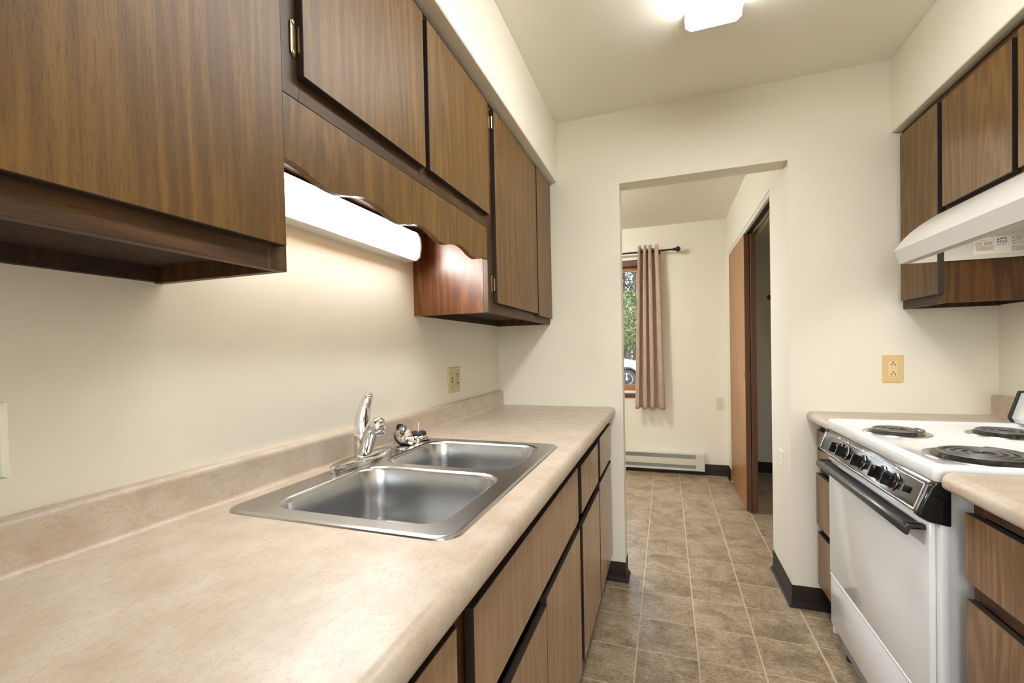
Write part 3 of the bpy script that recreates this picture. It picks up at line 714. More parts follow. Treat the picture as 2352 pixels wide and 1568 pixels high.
obj('diffuser', B().prism(prof, 'y', .606, LY1 - .012, bev=0), 'glow_under', ul, 50)
capp = [(XL + .001, LZ0 - .002), (XL + .068, LZ0 - .001), (XL + .081, LZ0 + .011), (XL + .086, LZ0 + .045), (XL + .084, LZ0 + .077), (XL + .074, LZ1 - .008), (XL + .056, LZ1 + .001), (XL + .001, LZ1 + .001)]
obj('end_cap', B().prism(capp, 'y', LY1 - .012, LY1, bev=.0015), 'vwhite', ul)
obj('end_cap', B().prism(capp, 'y', .594, .606, bev=.0015), 'vwhite', ul)
M['glow_ceil'] = emit('glowing_prismatic_diffuser', LAMP_COL, LAMP_CEILING)
def ceil_light(y0, y1, label):
    c = thing('ceiling_light', (.175, (y0 + y1) / 2, ZC), label, 'light fixture', 'wraparound ceiling lights')
    x0, x1 = .083, .268
    obj('pan', bx(x0 + .004, x1 - .004, y0, y1, ZC - .03, ZC - .0005, bev=.002), 'vwhite', c)
    pf = [(x0, ZC - .022), (x0 + .003, ZC - .055), (x0 + .02, ZC - .068), (x1 - .02, ZC - .068), (x1 - .003, ZC - .055), (x1, ZC - .022), (x1 - .004, ZC - .022), (x0 + .004, ZC - .022)]
    obj('diffuser', B().prism(pf, 'y', y0 + .006, y1 - .006), 'glow_ceil', c, 40)
    for ya in (y0, y1 - .008):
        pe = [(x0 - .002, ZC - .001), (x0 - .002, ZC - .056), (x0 + .018, ZC - .071), (x1 - .018, ZC - .071), (x1 + .002, ZC - .056), (x1 + .002, ZC - .001)]
        obj('end_cap', B().prism(pe, 'y', ya, ya + .008, bev=.002), 'vwhite', c)
    return c
ceil_light(.56, 1.783, 'white wraparound fluorescent light on the kitchen ceiling')
ceil_light(-1.75, -.53, 'unseen wraparound fluorescent light added behind the camera for fill')  # second fixture added out of view to brighten the cabinets
M['glow_dining'] = emit('glowing_glass_dome', (1, .985, .94), LAMP_DINING)
dl = thing('dome_light', (-.85, 3.45, ZH), 'round glass dome light on the ceiling beyond the doorway', 'light fixture')
obj('pan', B().lathe([(0, 0), (.15, 0), (.155, -.02), (.14, -.025), (0, -.025)], tr_(-.85, 3.45, ZH), 32), 'brass', dl)
obj('dome', B().lathe([(0, -.105), (.05, -.1), (.095, -.082), (.125, -.055), (.135, -.026), (0, -.026)], tr_(-.85, 3.45, ZH), 32), 'glow_dining', dl, 60)

# ------------------------------------------------------------------ outlets
def duplex(b, c, du, dn, up_=Vector((0, 0, 1)), m_face='plate_w'):
    """two receptacle faces; c centre on plate surface, du across, dn out"""
    for s_ in (-1, 1):
        p = c + up_ * .0195 * s_
        L = []
        for off, h in ((0, 0), (0, .002), (.001, .0028)):
            L.append([p + du * math.cos(a) * (.0165 - off) + up_ * max(-.0125, min(.0125, math.sin(a) * (.0165 - off))) + dn * h for a in [2 * PI * k / 24 for k in range(24)]])
        b.loft(L, m_face, False, True)
def slots(b, c, du, dn, up_=Vector((0, 0, 1)), k=1.0):
    for s_ in (-1, 1):
        p = c + up_ * .0195 * s_ * k + dn * .0012
        for sx, hh in ((-.0062, .0042), (.0062, .0034)):
            q = p + du * sx + up_ * .003; A = q - du * .0011 - up_ * hh; 
            pts_ = [q - du * .0011 - up_ * hh, q + du * .0011 - up_ * hh, q + du * .0011 + up_ * hh, q - du * .0011 + up_ * hh]
            b.loft([pts_, [x + dn * .0022 for x in pts_]], 'slot', True, True)
        q = p - up_ * .007
        L = [[q + du * math.cos(a) * .0024 + up_ * math.sin(a) * .0024 + dn * h for a in [2 * PI * k2 / 10 for k2 in range(10)]] for h in (0, .0022)]
        b.loft(L, 'slot', True, True)
def plate(c, du, dn, w, h, mat):
    b = B(); u = Vector((0, 0, 1))
    L = []
    for off, hh in ((0, 0), (0, .003), (.003, .0055)):
        L.append([c + du * sx * (w / 2 - off) + u * sz * (h / 2 - off) + dn * hh for sx, sz in ((-1, -1), (1, -1), (1, 1), (-1, 1))])
    b.loft(L, mat, True, True); bmesh.ops.recalc_face_normals(b.bm, faces=b.bm.faces[:]); return b
X, Y, Z = Vector((1, 0, 0)), Vector((0, 1, 0)), Vector((0, 0, 1))
def screw(b, p, dn, m='plate'):
    L = [[p + (dn.cross(Z)) * math.cos(a) * .0028 + Z * math.sin(a) * .0028 + dn * h for a in [2 * PI * k / 10 for k in range(10)]] for h in (0, .001)]
    b.loft(L, m, True, True)
# two-gang plate over the counter
c = Vector((XL + .0004, 1.8015, 1.095))
o = thing('outlet_plate', c, 'beige two-gang switch and outlet plate above the sink counter', 'outlet')
obj('plate', plate(c, Y, X, .114, .112, 'plate'), 'plate', o)
b = B(); duplex(b, c + Y * .024 + X * .0055, Y, X, Z, 'plate'); pieces('receptacle', b, 'plate', o)
b = B(); slots(b, c + Y * .024 + X * .0066, Y, X); pieces('slot', b, 'slot', o)
b = B(); cc = c - Y * .024
b.box(cc.x + .005, cc.x + .0062, cc.y - .005, cc.y + .005, cc.z - .012, cc.z + .012, 'slot'); b.box(cc.x + .0055, cc.x + .013, cc.y - .0035, cc.y + .0035, cc.z - .006, cc.z + .004, 'plate', .001)
obj('toggle', b, 'plate', o)
b = B()
for dz in (-.0302, .0302): screw(b, cc + Z * dz + X * .0055, X, 'slot')
screw(b, c + Y * .024 + X * .0055, X, 'slot'); pieces('screw', b, 'slot', o)
# ivory ground-fault outlet on the end wall
c = Vector((.9275, YE - .0004, 1.1065)); D = -Y
o = thing('outlet_plate', c, 'ivory outlet with test buttons on the end wall left of the range', 'outlet')
obj('plate', plate(c, X, D, .0755, .119, 'ivory'), 'ivory', o)
b = B(); b.box(c.x - .0168, c.x + .0168, c.y - .0072, c.y - .005, c.z - .0335, c.z + .0335, 'ivory_l', .0008); obj('receptacle', b, 'ivory_l', o)
b = B(); slots(b, c + Z * .0 + D * .0066, -X, D, -Z, 1.08); pieces('slot', b, 'slot', o)
for dz, nm in ((.006, 'reset_button'), (-.005, 'test_button')):
    b = bx(c.x - .0075, c.x + .0075, c.y - .0085, c.y - .0068, c.z + dz - .0035, c.z + dz + .0035, bev=.0005); obj(nm, b, 'ivory_l', o)
b = B()
for dz in (-.048, .048): screw(b, c + Z * dz + D * .0055, D, 'ivory_l')
pieces('screw', b, 'ivory_l', o)
# hall outlets
def outlet(c, du, dn, label, w=.07, h=.115, mat='plate_w'):
    o = thing('outlet_plate', c, label, 'outlet')
    obj('plate', plate(c, du, dn, w, h, mat), mat, o)
    b = B(); duplex(b, c + dn * .0055, du, dn, Z, mat); pieces('receptacle', b, mat, o)
    b = B(); slots(b, c + dn * .0066, du, dn); pieces('slot', b, 'slot' if mat == 'plate_w' else mat, o)
outlet(Vector((.472, YF - .0004, .681)), X, -Y, 'off-white duplex outlet on the far wall near the closet doors')
outlet(Vector((XDR - .0004, 2.545, .635)), Y, -X, 'painted-over outlet plate low on the wall just inside the doorway', .072, .117, 'wall')

# ------------------------------------------------------------------ range
RY0_, RY1_ = 1.327, 2.082
r = thing('electric_range', (.93, 1.705, 0), 'white freestanding coil-top electric range', 'stove')
b = B(); b.box(.622, 1.215, RY0_ + .006, RY1_ - .006, .075, .885, 'enamel', .006, 2, facemat={'y': 'enamel_g'})
b.box(.61, .628, RY0_ + .004, RY0_ + .022, .075, .885, 'enamel', .004, 2); b.box(.61, .628, RY1_ - .022, RY1_ - .004, .075, .885, 'enamel', .004, 2)
obj('body', b, 'enamel', r)
# cooktop: raised rolled rim and recessed well
ck = B(); loops = []
def rr2(d, z, rad): return rrect(.599 + d, 1.215 - d * .4, RY0_ + d, RY1_ - d, rad, z, 5)
for d_, z, rad in ((.003, .884, .012), (0, .888, .014), (0, .914, .014), (.002, .921, .014), (.007, .9255, .014), (.014, .9262, .014), (.021, .9235, .014), (.027, .917, .014), (.034, .914, .014)): loops.append(rr2(d_, z, rad))
ck.loft(loops, None, True, True); bmesh.ops.recalc_face_normals(ck.bm, faces=ck.bm.faces[:])
obj('cooktop', ck, 'enamel', r, 40)
ZB = .9145
def burner(x, y, R, turns, a0):
    bo = obj('burner', B().lathe([(R, 0), (R - .002, .003), (R - .010, .0035), (R - .014, .002), (R - .018, .0015), (R * .5, .0008), (.012, .0008), (0, .0008)], tr_(x, y, ZB), 40), 'pan', r, 40)
    obj('drip_bowl', B().lathe([(R - .019, .0022), (R * .55, .0018), (0, .0017)], tr_(x, y, ZB), 32), 'bowl_d', bo, 40)
    pts_ = []; n = int(turns * 30); ro = R - .021
    for k in range(n + 1):
        q = k / n; a = a0 + 2 * PI * turns * q; rad = .018 + (ro - .018) * q; pts_.append((x + rad * math.cos(a), y + rad * math.sin(a), ZB + .0125))
    aL = a0 + 2 * PI * turns; pts_ += [(x + (ro + .004) * math.cos(aL + .06), y + (ro + .004) * math.sin(aL + .06), ZB + .010), (x + (ro + .008) * math.cos(aL + .1), y + (ro + .008) * math.sin(aL + .1), ZB + .004)]
    obj('coil', B().tube(pts_, [(.0046, .003)] * len(pts_), 8), 'coil', bo, 60)
    sb = B()
    for k in range(3):
        a = a0 + .4 + 2 * PI * k / 3; dx_, dy_ = math.cos(a), math.sin(a); 
        sb.tube([(x + dx_ * .012, y + dy_ * .012, ZB + .006), (x + dx_ * (ro + .004), y + dy_ * (ro + .004), ZB + .006)], [(.0012, .003)] * 2, 6)
    pieces('support', sb, 'coil', bo)
burner(.730, 1.845, .092, 3, .4); burner(.772, 1.492, .119, 4, 1.0); burner(1.025, 1.872, .092, 3, 2.0); burner(1.035, 1.507, .119, 4, .2)
# control panel : wedge with chrome frame, dark face, black end pods
def wedge(y0, y1, prof, bev=0, seg=1): return B().prism(prof, 'y', y0, y1, bev=bev, seg=seg)
PT, PB = (.600, .880), (.572, .806)       # upper and lower edge of the sloping face (x, z)
obj('control_panel', wedge(RY0_ + .012, RY1_ - .006, [(.628, .884), (.604, .884), (.596, .874), PB, (.575, .800), (.590, .793), (.628, .79)], .0025, 2), 'chrome_d', r, 40)
fn = Vector((PB[1] - PT[1], 0, -(PB[0] - PT[0]))).normalized()   # outward (-x)
fn = Vector((-abs(fn.x), 0, fn.z if fn.z > 0 else -fn.z))
fd = (Vector((PB[0], 0, PB[1])) - Vector((.596, 0, .874))).normalized()
fn = Vector((fd.z, 0, -fd.x)); fn = fn if fn.x < 0 else -fn
def on_face(t_, y, out=0): 
    p = Vector((.596, y, .874)) + fd * t_ + fn * out; return p
# chrome trim frame round the recessed face
fl_ = (Vector((PB[0], 0, PB[1])) - Vector((.596, 0, .874))).length
tb = B()
for t0 in (.003, fl_ - .001): tb.tube([on_face(t0, RY0_ + .03, .001), on_face(t0, RY1_ - .012, .001)], .0024, 8)
for yy in (RY0_ + .03, RY1_ - .012): tb.tube([on_face(.003, yy, .001), on_face(fl_ - .001, yy, .001)], .0024, 8)
obj('panel_trim', tb, 'chrome', r, 60)
for y0, y1 in ((RY0_ - .0, RY0_ + .024), (RY1_ - .012, RY1_ + .0)):
    obj('end_pod', B().prism([(.632, .884), (.603, .884), (.592, .874), (.565, .806), (.568, .798), (.590, .786), (.632, .778)], 'y', y0, y1, bev=.005, seg=3), 'black', r, 50)
RK = Matrix(((0, fd.x, fn.x, 0), (1, fd.y, fn.y, 0), (0, fd.z, fn.z, 0), (0, 0, 0, 1)))
def on_mat(t_, y): 
    p = on_face(t_, y, .0005); mm = RK.copy(); mm.translation = p; return mm
for y in (1.895, 1.835, 1.70, 1.565, 1.488):
    mm = on_mat(fl_ * .5, y)
    k = obj('knob', B().lathe([(0, 0), (.021, 0), (.022, .003), (.020, .009), (.014, .011), (0, .011)], mm, 24), 'black', r, 40)
    b = B(); tbm = bmesh.new(); q = bmesh.ops.create_cube(tbm, size=1)
    for v_ in tbm.verts: v_.co = Vector((v_.co.x * .009, v_.co.y * .036, .020 + v_.co.z * .022))
    bmesh.ops.bevel(tbm, geom=tbm.edges[:], offset=.002, segments=2, affect='EDGES'); b.add(tbm, mm); obj('grip', b, 'black', k, 40)
    b = B().lathe([(.0215, .0012), (.0255, .001), (.026, .0025), (.0225, .004), (.0215, .0012)], mm, 28); obj('bezel', b, 'chrome', k, 40)
b = B(); mm = on_mat(fl_ * .5, 1.415); b.lathe([(0, 0), (.008, 0), (.008, .005), (.004, .007), (0, .007)], mm, 14); tbm = bmesh.new(); bmesh.ops.create_cube(tbm, size=1)
for v_ in tbm.verts: v_.co = Vector((v_.co.x * .006, v_.co.y * .018, .008 + v_.co.z * .010))
b.add(tbm, mm); obj('rocker_switch', b, 'black', r)
# raised dots above each knob (heat marks)
b = B()
for y in (1.93, 1.85, 1.72, 1.50):
    for dy_ in (-.006, 0, .006): b.lathe([(.0028, 0), (.002, .0015), (0, .002)], on_mat(.002 if dy_ else -.0, y + dy_), 8)
pieces('panel_dot', b, 'chrome', r)
# oven door, drawer, handle
DX = .598
od = obj('oven_door', bx(DX, .620, RY0_ + .024, RY1_ - .020, .322, .780, bev=.005, seg=2), 'enamel', r, 40)
hz = .757
b = B().prism([(.552, hz + .004), (.560, hz + .011), (.590, hz + .012), (.590, hz + .006), (.566, hz + .003), (.560, hz - .016), (.552, hz - .014)], 'y', RY0_ + .030, RY1_ - .035, bev=.001)
obj('handle', b, 'satin', od, 40)
b = B()
for yy in (RY0_ + .034, RY1_ - .055): b.box(.556, .598, yy, yy + .018, hz - .002, hz + .013, None, .003, 2)
pieces('handle_bracket', b, 'black', od, 40)
dw = obj('storage_drawer', bx(DX + .002, .620, RY0_ + .024, RY1_ - .020, .118, .314, bev=.006, seg=2), 'enamel', r, 40)
b = B(); b.tube([(DX + .004, RY0_ + .028, .316), (DX + .004, RY1_ - .024, .316)], .004, 10); obj('drawer_pull_lip', b, 'enamel', dw, 60)
obj('kick_strip', bx(.635, .645, RY0_ + .03, RY1_ - .03, .03, .118), 'grey', r)
for x in (.66, 1.22):
    for y in (RY0_ + .06, RY1_ - .06):
        b = B().lathe([(0, .0005), (.022, .0005), (.022, .012), (.010, .016), (.008, .08), (0, .08)], tr_(x, y, 0), 16); obj('leg', b, 'black_m', r)
b = B(); b.lathe([(.005, 0), (.004, .0012), (0, .0015)], tr_(.6098, RY1_ - .014, .108) @ rot('Y', -PI / 2), 10); obj('screw', b, 'grey', r)
# backguard
bgp = [(1.160, .9275), (1.152, .945), (1.178, 1.034), (1.217, 1.034), (1.217, .9275)]
bg = obj('backguard', B().prism(bgp, 'y', RY0_ + .012, RY1_ - .012, bev=.003, seg=2), 'enamel', r, 40)
for y0, y1 in ((RY0_ + .002, RY0_ + .012), (RY1_ - .012, RY1_ - .002)):
    obj('end_trim', B().prism([(1.154, .9275), (1.145, .945), (1.174, 1.040), (1.219, 1.040), (1.219, .9275)], 'y', y0, y1, bev=.002), 'black_m', bg)

# ------------------------------------------------------------------ range hood
h = thing('range_hood', (1.05, 1.69, 1.513), 'almond white range hood under the short cabinet', 'range hood')
HY0, HY1 = 1.305, 2.072
topc = [(.816, 1.562), (.828, 1.582), (.846, 1.606), (.868, 1.629), (.893, 1.650), (.922, 1.670), (.9445, 1.6845)]
b = B()
outer = [(.830, 1.513), (.8255, 1.530), (.816, 1.562)] + topc[1:] + [(XR - .001, 1.6885)]
inner = [(.8335, 1.5135), (.829, 1.531), (.820, 1.5615), (.832, 1.580), (.85, 1.603), (.872, 1.626), (.897, 1.646), (.925, 1.666), (.946, 1.681), (XR - .001, 1.684)]
b.prism(outer + inner[::-1], 'y', HY0, HY1, 'hood')
side_prof = outer + [(XR - .001, 1.513)]
obj('canopy', b, 'hood', h, 30)
for y0, y1 in ((HY0 - .001, HY0 + .004), (HY1 - .004, HY1 + .001)): obj('side_panel', B().prism(side_prof, 'y', y0, y1, bev=.0006), 'hood', h, 30)
obj('front_lip', B().prism([(.832, 1.5125), (.862, 1.5125), (.864, 1.516), (.834, 1.517)], 'y', HY0 + .004, HY1 - .004), 'hood', h)
obj('back_panel', bx(XR - .006, XR - .001, HY0 + .004, HY1 - .004, 1.513, 1.684), 'hood', h)
obj('inner_panel', bx(.90, XR - .006, HY0 + .004, HY1 - .004, 1.604, 1.608), 'hood', h)
b = B(); b.box(.99, 1.25, 1.45, 1.93, 1.594, 1.603, 'grey', .002)
t = NT('aluminium_mesh_filter'); v = objcoord(t, True); vo = t.n('TexVoronoi', Scale=260); t.l(v, vo.inputs['Vector']); t.l(t.ramp(vo.outputs['Distance'], [(.1, (.75, .68, .55, 1)), (.6, (.18, .15, .12, 1))]), t.b.inputs['Base Color']); t.set(Metallic=.7, Roughness=.35); t.bump(vo.outputs['Distance'], .6); M['mesh'] = t.m
b.box(1.0, 1.24, 1.46, 1.92, 1.5925, 1.5945, 'mesh'); obj('grease_filter', b, 'grey', h)
M['glow_hood'] = emit('glowing_hood_lens', (1, .92, .80), LAMP_HOOD)
b = B(); b.box(.915, .972, 1.60, 1.90, 1.588, 1.6035, None, .004, 2); obj('lamp_lens', b, 'glow_hood', h)
# printed label on the inside of the far side panel
LBY = HY1 - .0042
lb = obj('printed_label', bx(1.049, 1.2755, LBY - .0003, LBY, 1.529, 1.588), plain('label_paper', (.82, .79, .72, 1), .5), h)
ink = plain('black_ink', (.02, .02, .02, 1), .6); blue = plain('blue_ink', srgb(36, 48, 110), .6)
def put_text(s_, size, x, z, mat, nm='printed_text', wx=1.0):
    bmt = text_bm(s_, size); bb = B(); bb.bm.free(); bb.bm = bmt
    bmesh.ops.transform(bmt, matrix=tr_(x, LBY - .0005, z) @ rot('X', PI / 2) @ Matrix.Diagonal((wx, 1, 1, 1)), verts=bmt.verts[:])
    return obj(nm, bb, mat, lb, 0)
put_text('HVI', .0165, 1.1135, 1.5632, blue, wx=1.08); put_text('CERTIFIED', .0056, 1.1128, 1.5572, ink, wx=.98)
b = B()
for k, (a, c_) in enumerate(((1.1145, 1.579), (1.1215, 1.582), (1.128, 1.5835), (1.1345, 1.582))):
    b.box(a, a + .0052, LBY - .0006, LBY - .0003, c_ - .0035, c_)
obj('logo_mark', b, blue, lb, kind='stuff')
put_text('FILTRES C DES', .0105, 1.1535, 1.5745, ink, wx=.8); put_text('HOTTE. UTILIS', .0105, 1.1535, 1.5655, ink, wx=.8); put_text('NETTOYANTS', .0105, 1.1535, 1.5565, ink, wx=.8)
b = B(); rnd = random.Random(3)
for x0, x1, z0, n in ((1.053, 1.072, 1.571, 4), (1.077, 1.101, 1.571, 4), (1.055, 1.104, 1.556, 5), (1.153, 1.205, 1.551, 6), (1.153, 1.268, 1.5845, 1), (1.066, 1.082, 1.5785, 1)):
    for k in range(n):
        x = x0; zz = z0 - k * .0034
        while x < x1:
            w_ = rnd.uniform(.0015, .005); b.box(x, min(x + w_, x1), LBY - .0005, LBY - .0003, zz - .0009, zz + .0005); x += w_ + .0011
obj('fine_print', b, ink, lb, 0, kind='stuff')

# ------------------------------------------------------------------ curtain and rod, heater
rod = thing('curtain_rod', (-.8, YF, 2.16), 'dark bronze curtain rod with ball finial above the window', 'curtain rod')
RYc, RZc = YF - .085, 2.150
b = B().tube([(-1.95, RYc, RZc), (.07, RYc, RZc)], .0085, 12); obj('pole', b, 'rod', rod)
for xx, s_ in ((.07, 1), (-1.95, -1)):
    b = B().lathe([(0, 0), (.011, 0), (.012, .008), (.015, .010), (.015, .018), (.010, .020), (.013, .026), (.022, .034), (.026, .046), (.023, .058), (.012, .068), (0, .071)], tr_(xx, RYc, RZc) @ rot('Y', s_ * PI / 2), 20); obj('finial', b, 'rod', rod)
for xx in (-.06, -1.85):
    b = B(); b.tube([(xx, YF, RZc - .005), (xx, RYc, RZc - .012)], .006, 8); b.lathe([(0, 0), (.02, 0), (.02, .004), (0, .004)], tr_(xx, YF - .0005, RZc - .005) @ rot('X', PI / 2), 16); b.box(xx - .006, xx + .006, RYc - .012, RYc + .012, RZc - .016, RZc - .010); obj('bracket', b, 'rod', rod)
def curtain(xa0, xa1, xb0, xb1, label, seed):
    rn = random.Random(seed); nx, nz = 120, 46
    ztop, zbot = 2.196, .632
    bmc = bmesh.new(); g = []
    phs = [rn.uniform(0, 2 * PI) for _ in range(4)]
    for j in range(nz + 1):
        q = j / nz; z = ztop + (zbot - ztop) * q; row = []
        for i in range(nx + 1):
            s_ = i / nx
            x0 = xa0 + (xb0 - xa0) * q ** .8; x1 = xa1 + (xb1 - xa1) * q ** .8
            ph = 2 * PI * (3.3 * s_ + .10 * math.sin(2 * PI * s_ + phs[0]))
            amp = .034 - .006 * q
            yy = RYc + amp * math.sin(ph + phs[1] + .5 * q * math.sin(3 * s_ + phs[2])) + .006 * math.sin(ph * 2.1 + 2 * q + phs[3])
            xx = x0 + (x1 - x0) * (s_ + .030 * math.sin(2 * ph))
            zz = z + (.012 * math.sin(ph * 1 + 1.2) * max(0, 1 - q * 12)) - .006 * q * math.sin(ph + 1)
            row.append(bmc.verts.new((xx, min(yy, YF - .02), zz)))
        g.append(row)
    for j in range(nz):
        for i in range(nx): bmc.faces.new((g[j][i], g[j][i + 1], g[j + 1][i + 1], g[j + 1][i]))
    c_ = thing('curtain', ((xb0 + xb1) / 2, RYc, zbot), label, 'curtain', 'window curtains')
    o = obj('cloth', bmc, 'curtain', c_, 80); md = o.modifiers.new('thickness', 'SOLIDIFY'); md.thickness = .002
    for k in range(5):
        xx = xa0 + (xa1 - xa0) * (k + .5) / 5
        rb = B(); rb.tube([(xx + .004 * math.sin(a), RYc + .021 * math.cos(a), RZc + .021 * math.sin(a)) for a in [2 * PI * q / 16 for q in range(17)]], .0035, 6, cap=False); obj('grommet', rb, 'rod', c_)
    return c_
curtain(-.238, -.062, -.288, -.020, 'taupe grommet curtain panel hanging right of the window', 5)
curtain(-1.88, -1.70, -1.92, -1.64, 'taupe grommet curtain panel hanging left of the window', 9)
ht = thing('baseboard_heater', (-.6, YF, .05), 'white electric baseboard heater under the window', 'heater')
hx0, hx1, hy, z0, z1 = -1.7, .3275, YF - .064, .042, .206
HE = hx1 - .078
obj('back_plate', bx(hx0, hx1, YF - .006, YF - .0005, z0, z1), 'heater', ht)
obj('top_cover', B().prism([(YF - .006, z1 - .004), (YF - .006, z1), (hy + .012, z1), (hy, z1 - .004), (hy, z1 - .012), (hy + .003, z1 - .012), (hy + .003, z1 - .006)], 'x', hx0, hx1), 'heater', ht)
obj('front_panel', bx(hx0, HE, hy, hy + .004, z0 + .052, z0 + .114, bev=.002), 'heater', ht)
obj('bottom_lip', B().prism([(YF - .006, z0), (hy, z0), (hy, z0 + .022), (hy + .003, z0 + .022), (hy + .003, z0 + .003), (YF - .006, z0 + .003)], 'x', hx0, hx1), 'heater', ht)
obj('end_box', bx(HE, hx1, hy - .001, YF - .006, z0 + .004, z1 - .006, bev=.002), 'heater', ht)
b = B(); b.box(hx0 + .05, HE, hy + .012, YF - .008, z0 + .045, z0 + .15, 'grey'); obj('fin_core', b, 'grey', ht)

# ------------------------------------------------------------------ outdoors
GZ = -.28
t = NT('grass_and_gravel'); v = objcoord(t, True)
t.l(t.ramp(t.noise(t.mapping(v), 3, 6, .7), [(.35, srgb(40, 46, 28)), (.55, srgb(66, 66, 54)), (.7, srgb(86, 84, 74))]), t.b.inputs['Base Color']); t.set(Roughness=.9); M['ground'] = t.m
tagp(single('ground', B().box(-60, 60, 4.95, 80, GZ - .3, GZ).box(-60, 60, -60, YB - .15, GZ - .3, GZ), 'ground', (0, 20, GZ), 'gravel and grass ground outside the window'), kind='structure')
def leafmat(name, a, b_):
    t = NT(name); oi = t.n('NewGeometry'); v = objcoord(t, True)
    t.l(t.ramp(t.noise(t.mapping(v), 2.2, 4, .7), [(.3, a), (.7, b_)]), t.b.inputs['Base Color']); t.set(Roughness=.6); return t.m
M['leaf0'] = leafmat('dark_conifer_needles', srgb(22, 34, 22), srgb(52, 68, 48)); M['leaf1'] = leafmat('bright_green_leaves', srgb(56, 78, 30), srgb(100, 116, 60))
M['bark'] = plain('grey_brown_bark', srgb(74, 64, 54), .9)
def tree(x, y, hgt, rad, kind, label, seed, zlow):
    rn = random.Random(seed); t_ = thing('tree', (x, y, GZ), label, 'tree', 'trees outside the window')
    b = B(); b.tube([(x, y, GZ - .1), (x + rn.uniform(-.05, .05), y, GZ + hgt * .4), (x + rn.uniform(-.1, .1), y, GZ + hgt * .9)], [.16, .12, .04], 8); obj('trunk', b, 'bark', t_, 60)
    vs_, fs = [], []
    n = 2600 if kind else 6500
    for k in range(n):
        q = rn.random()
        z = GZ + zlow + (hgt - zlow) * q
        rr_ = rad * ((1 - q) ** .8 + .06) if kind == 0 else rad * math.sqrt(max(.02, 1 - (2 * q - 1) ** 2 * .92))
        a = rn.uniform(0, 2 * PI); r_ = min(rad, rr_ * (rn.random() ** .4) * (1 + .22 * math.sin(5 * a + z * 3)))
        c_ = Vector((x + r_ * math.cos(a), y + r_ * math.sin(a), z - (.25 * r_ if kind == 0 else 0)))
        sz = rn.uniform(.05, .13) if kind else rn.uniform(.06, .14)
        d1 = Vector((rn.gauss(0, 1), rn.gauss(0, 1), rn.gauss(0, .7) - (.6 if kind == 0 else 0))).normalized(); d2 = d1.orthogonal().normalized(); d2 = (d2 * math.cos(q * 40) + d1.cross(d2) * math.sin(q * 40))
        i0 = len(vs_); L_ = sz * (1.7 if kind == 0 else 1.2); W_ = sz * (.38 if kind == 0 else .55)
        vs_ += [c_ - d1 * L_ * .5, c_ + d2 * W_, c_ + d1 * L_ * .6, c_ - d2 * W_]; fs.append((i0, i0 + 1, i0 + 2, i0 + 3))
    me = bpy.data.meshes.new('foliage'); me.from_pydata([tuple(p - Vector((x, y, GZ))) for p in vs_], [], fs); me.materials.append(M['leaf%d' % kind])
    o = bpy.data.objects.new('foliage', me); COL.objects.link(o); o.parent = t_; o['kind'] = 'stuff'
trs = [(-1.62, 20.4, 4.0, .95, 1, 'bright green leafy tree behind the white car', 1.45), (-4.5, 20.6, 4.4, 1.1, 1, 'leafy green tree beyond the left curtain', 1.2),
       (-1.5, 23.6, 13.0, 1.25, 0, 'dark conifer half hidden by the curtain', 1.7), (-4.1, 23.6, 12.0, 1.25, 0, 'dark conifer left of the bright leafy tree', 1.4), (1.2, 23.6, 9.0, 1.15, 0, 'dark conifer behind the curtain and far wall', 1.2),
       (-2.3, 26.8, 14.0, 1.3, 0, 'distant dark conifer showing between the nearer trees', .8), (.3, 26.6, 11.0, 1.2, 0, 'most distant dark conifer at the right of the grove', .8), (-4.9, 26.6, 11, 1.2, 0, 'distant dark conifer at the left of the grove', .8)] + [(x_, y_, 10.0, 1.25, 0, 'dark conifer in the grove, ' + w_, 1.0) for x_, y_, w_ in ((-6.75, 23.8, 'second in the near row from the white car'), (-9.4, 23.6, 'third in the near row from the white car'), (-12.05, 24.0, 'fourth in the near row from the white car'), (-7.6, 26.8, 'second from the left end of the far row'), (-10.3, 26.7, 'at the left end of the far row'))]
for k, a in enumerate(trs): tree(*a[:6], 20 + k, a[6])
# car, seen past the jamb: faces +x
cr = thing('car', (-2.4, 18.1, GZ), 'white car parked outside under the trees', 'car')
CX0, CX1, CYa, CYb = -4.95, -.42, 17.25, 19.0
wz, wr = GZ + .345, .345
wxs = (-1.42, -4.05)
def arch(cx_): return [(cx_ + .43 * math.cos(a), wz + .43 * math.sin(a)) for a in [PI * k / 12 for k in range(13)]]
low = GZ + .27
sil = [(CX1 - .08, low), (CX1 - .01, GZ + .42), (CX1, GZ + .62), (CX1 - .06, GZ + .80), (CX1 - .25, GZ + .90), (CX1 - .9, GZ + 1.02), (CX1 - 1.15, GZ + 1.08), (CX0 + .1, GZ + 1.10), (CX0, GZ + .9), (CX0 + .02, GZ + .4), (CX0 + .1, low)]
under = [(wxs[1] - .43, low)] + arch(wxs[1])[::-1][1:-1] + [(wxs[1] + .43, low), (wxs[0] - .43, low)] + arch(wxs[0])[::-1][1:-1] + [(wxs[0] + .43, low)]
M['carpaint'] = plain('white_car_paint', (.8, .8, .8, 1), .2, 0, Coat_Weight=.6); M['cargl'] = plain('dark_car_glass', (.02, .025, .03, 1), .05)
obj('body', B().prism(sil + under, 'y', CYa, CYb, bev=.04, seg=3), 'carpaint', cr, 40)
cab = [(CX1 - 1.15, GZ + 1.07), (CX1 - 1.85, GZ + 1.55), (CX1 - 2.3, GZ + 1.63), (CX0 + .8, GZ + 1.60), (CX0 + .2, GZ + 1.10)]
obj('cabin', B().prism(cab, 'y', CYa + .13, CYb - .13, bev=.06, seg=3), 'carpaint', cr, 40)
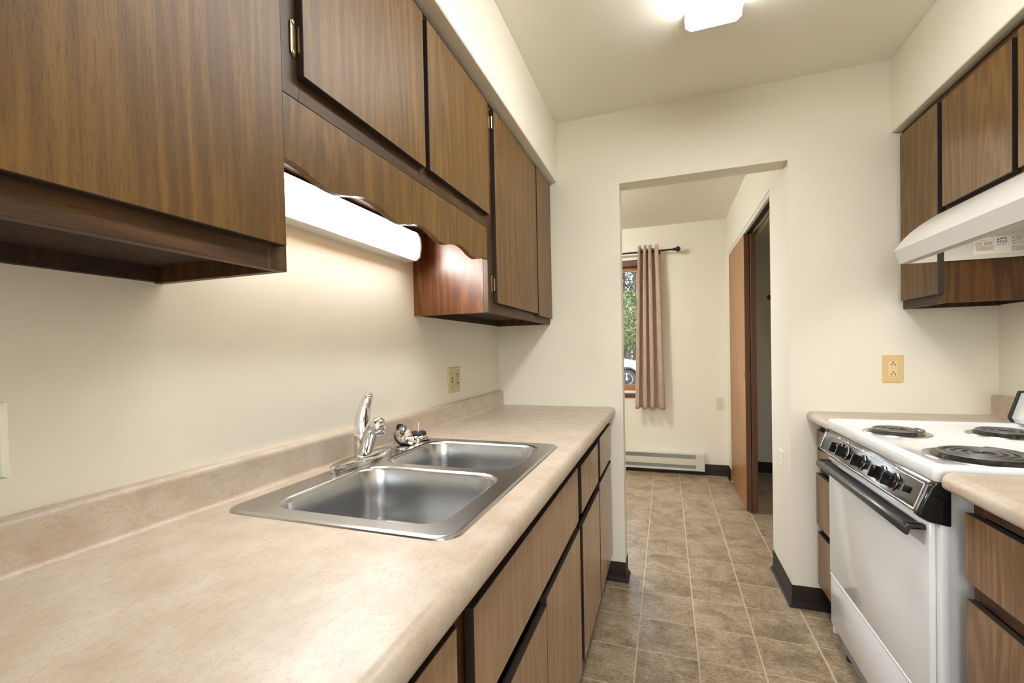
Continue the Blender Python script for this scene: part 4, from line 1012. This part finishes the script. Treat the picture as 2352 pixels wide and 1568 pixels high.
wdw = [(CX1 - 1.35, GZ + 1.13), (CX1 - 1.9, GZ + 1.49), (CX1 - 2.35, GZ + 1.55), (CX0 + .9, GZ + 1.52), (CX0 + .5, GZ + 1.16)]
obj('side_window', B().prism(wdw, 'y', CYa + .122, CYa + .14), 'cargl', cr); obj('side_window', B().prism(wdw, 'y', CYb - .14, CYb - .122), 'cargl', cr)
obj('windscreen', B().prism([(CX1 - 1.17, GZ + 1.12), (CX1 - 1.82, GZ + 1.545), (CX1 - 1.86, GZ + 1.52), (CX1 - 1.22, GZ + 1.10)], 'y', CYa + .22, CYb - .22), 'cargl', cr)
for ys, sg in ((CYa, -1), (CYb, 1)):
    hl = B().prism([(CX1 - .05, GZ + .70), (CX1 - .10, GZ + .81), (CX1 - .52, GZ + .885), (CX1 - .56, GZ + .85), (CX1 - .30, GZ + .73)], 'y', min(ys, ys + sg * .012) , max(ys, ys + sg * .012), bev=.004); obj('headlight', hl, plain('headlight_lens', (.35, .37, .4, 1), .1, .4), cr)
    fl2 = B().prism([(CX1 - .03, GZ + .40), (CX1 - .03, GZ + .52), (CX1 - .20, GZ + .50), (CX1 - .26, GZ + .40)], 'y', min(ys, ys + sg * .008), max(ys, ys + sg * .008)); obj('bumper_vent', fl2, 'black_m', cr)
    cl2 = B()
    for wx in wxs:
        pa = [(wx + .47 * math.cos(a), wz + .47 * math.sin(a)) for a in [PI * k / 14 for k in range(15)]] + [(wx - .425, wz), ] + [(wx + .425 * math.cos(PI - PI * k / 14), wz + .425 * math.sin(PI - PI * k / 14)) for k in range(15)]
        cl2.prism([p for i, p in enumerate(pa) if i != 15], 'y', min(ys, ys + sg * .012), max(ys, ys + sg * .012))
    pieces('arch_cladding', cl2, 'black_m', cr)
for wx in wxs:
    for ys, sg in ((CYa + .01, 1), (CYb - .23, -1)):
        wl = obj('wheel', B().lathe([(.22, 0), (.30, -.0), (wr, .04), (wr, .18), (.30, .22), (.22, .22), (.22, 0)], tr_(wx, ys, wz) @ rot('X', -PI / 2), 32), 'rubber', cr, 40)
        rm = B(); yf = ys + (.015 if sg > 0 else .2)
        rm.lathe([(.225, 0), (.225, .01), (.205, .01), (.205, 0), (.225, 0)], tr_(wx, yf, wz) @ rot('X', -PI / 2), 28); rm.lathe([(0, 0), (.05, 0), (.05, .012), (0, .012)], tr_(wx, yf, wz) @ rot('X', -PI / 2), 16)
        for k in range(5):
            a = 2 * PI * k / 5 + .3; rm.tube([(wx + .04 * math.cos(a), yf + .006, wz + .04 * math.sin(a)), (wx + .215 * math.cos(a), yf + .006, wz + .215 * math.sin(a))], [(.03, .008), (.022, .008)], 8)
        obj('rim', rm, plain('alloy_rim', (.7, .7, .7, 1), .25, .8), wl)
        dk = B().lathe([(0, 0), (.22, 0), (.22, .006), (0, .006)], tr_(wx, ys + .08, wz) @ rot('X', -PI / 2), 20); obj('brake_disc', dk, 'black_m', wl)
bpy.context.view_layer.update()
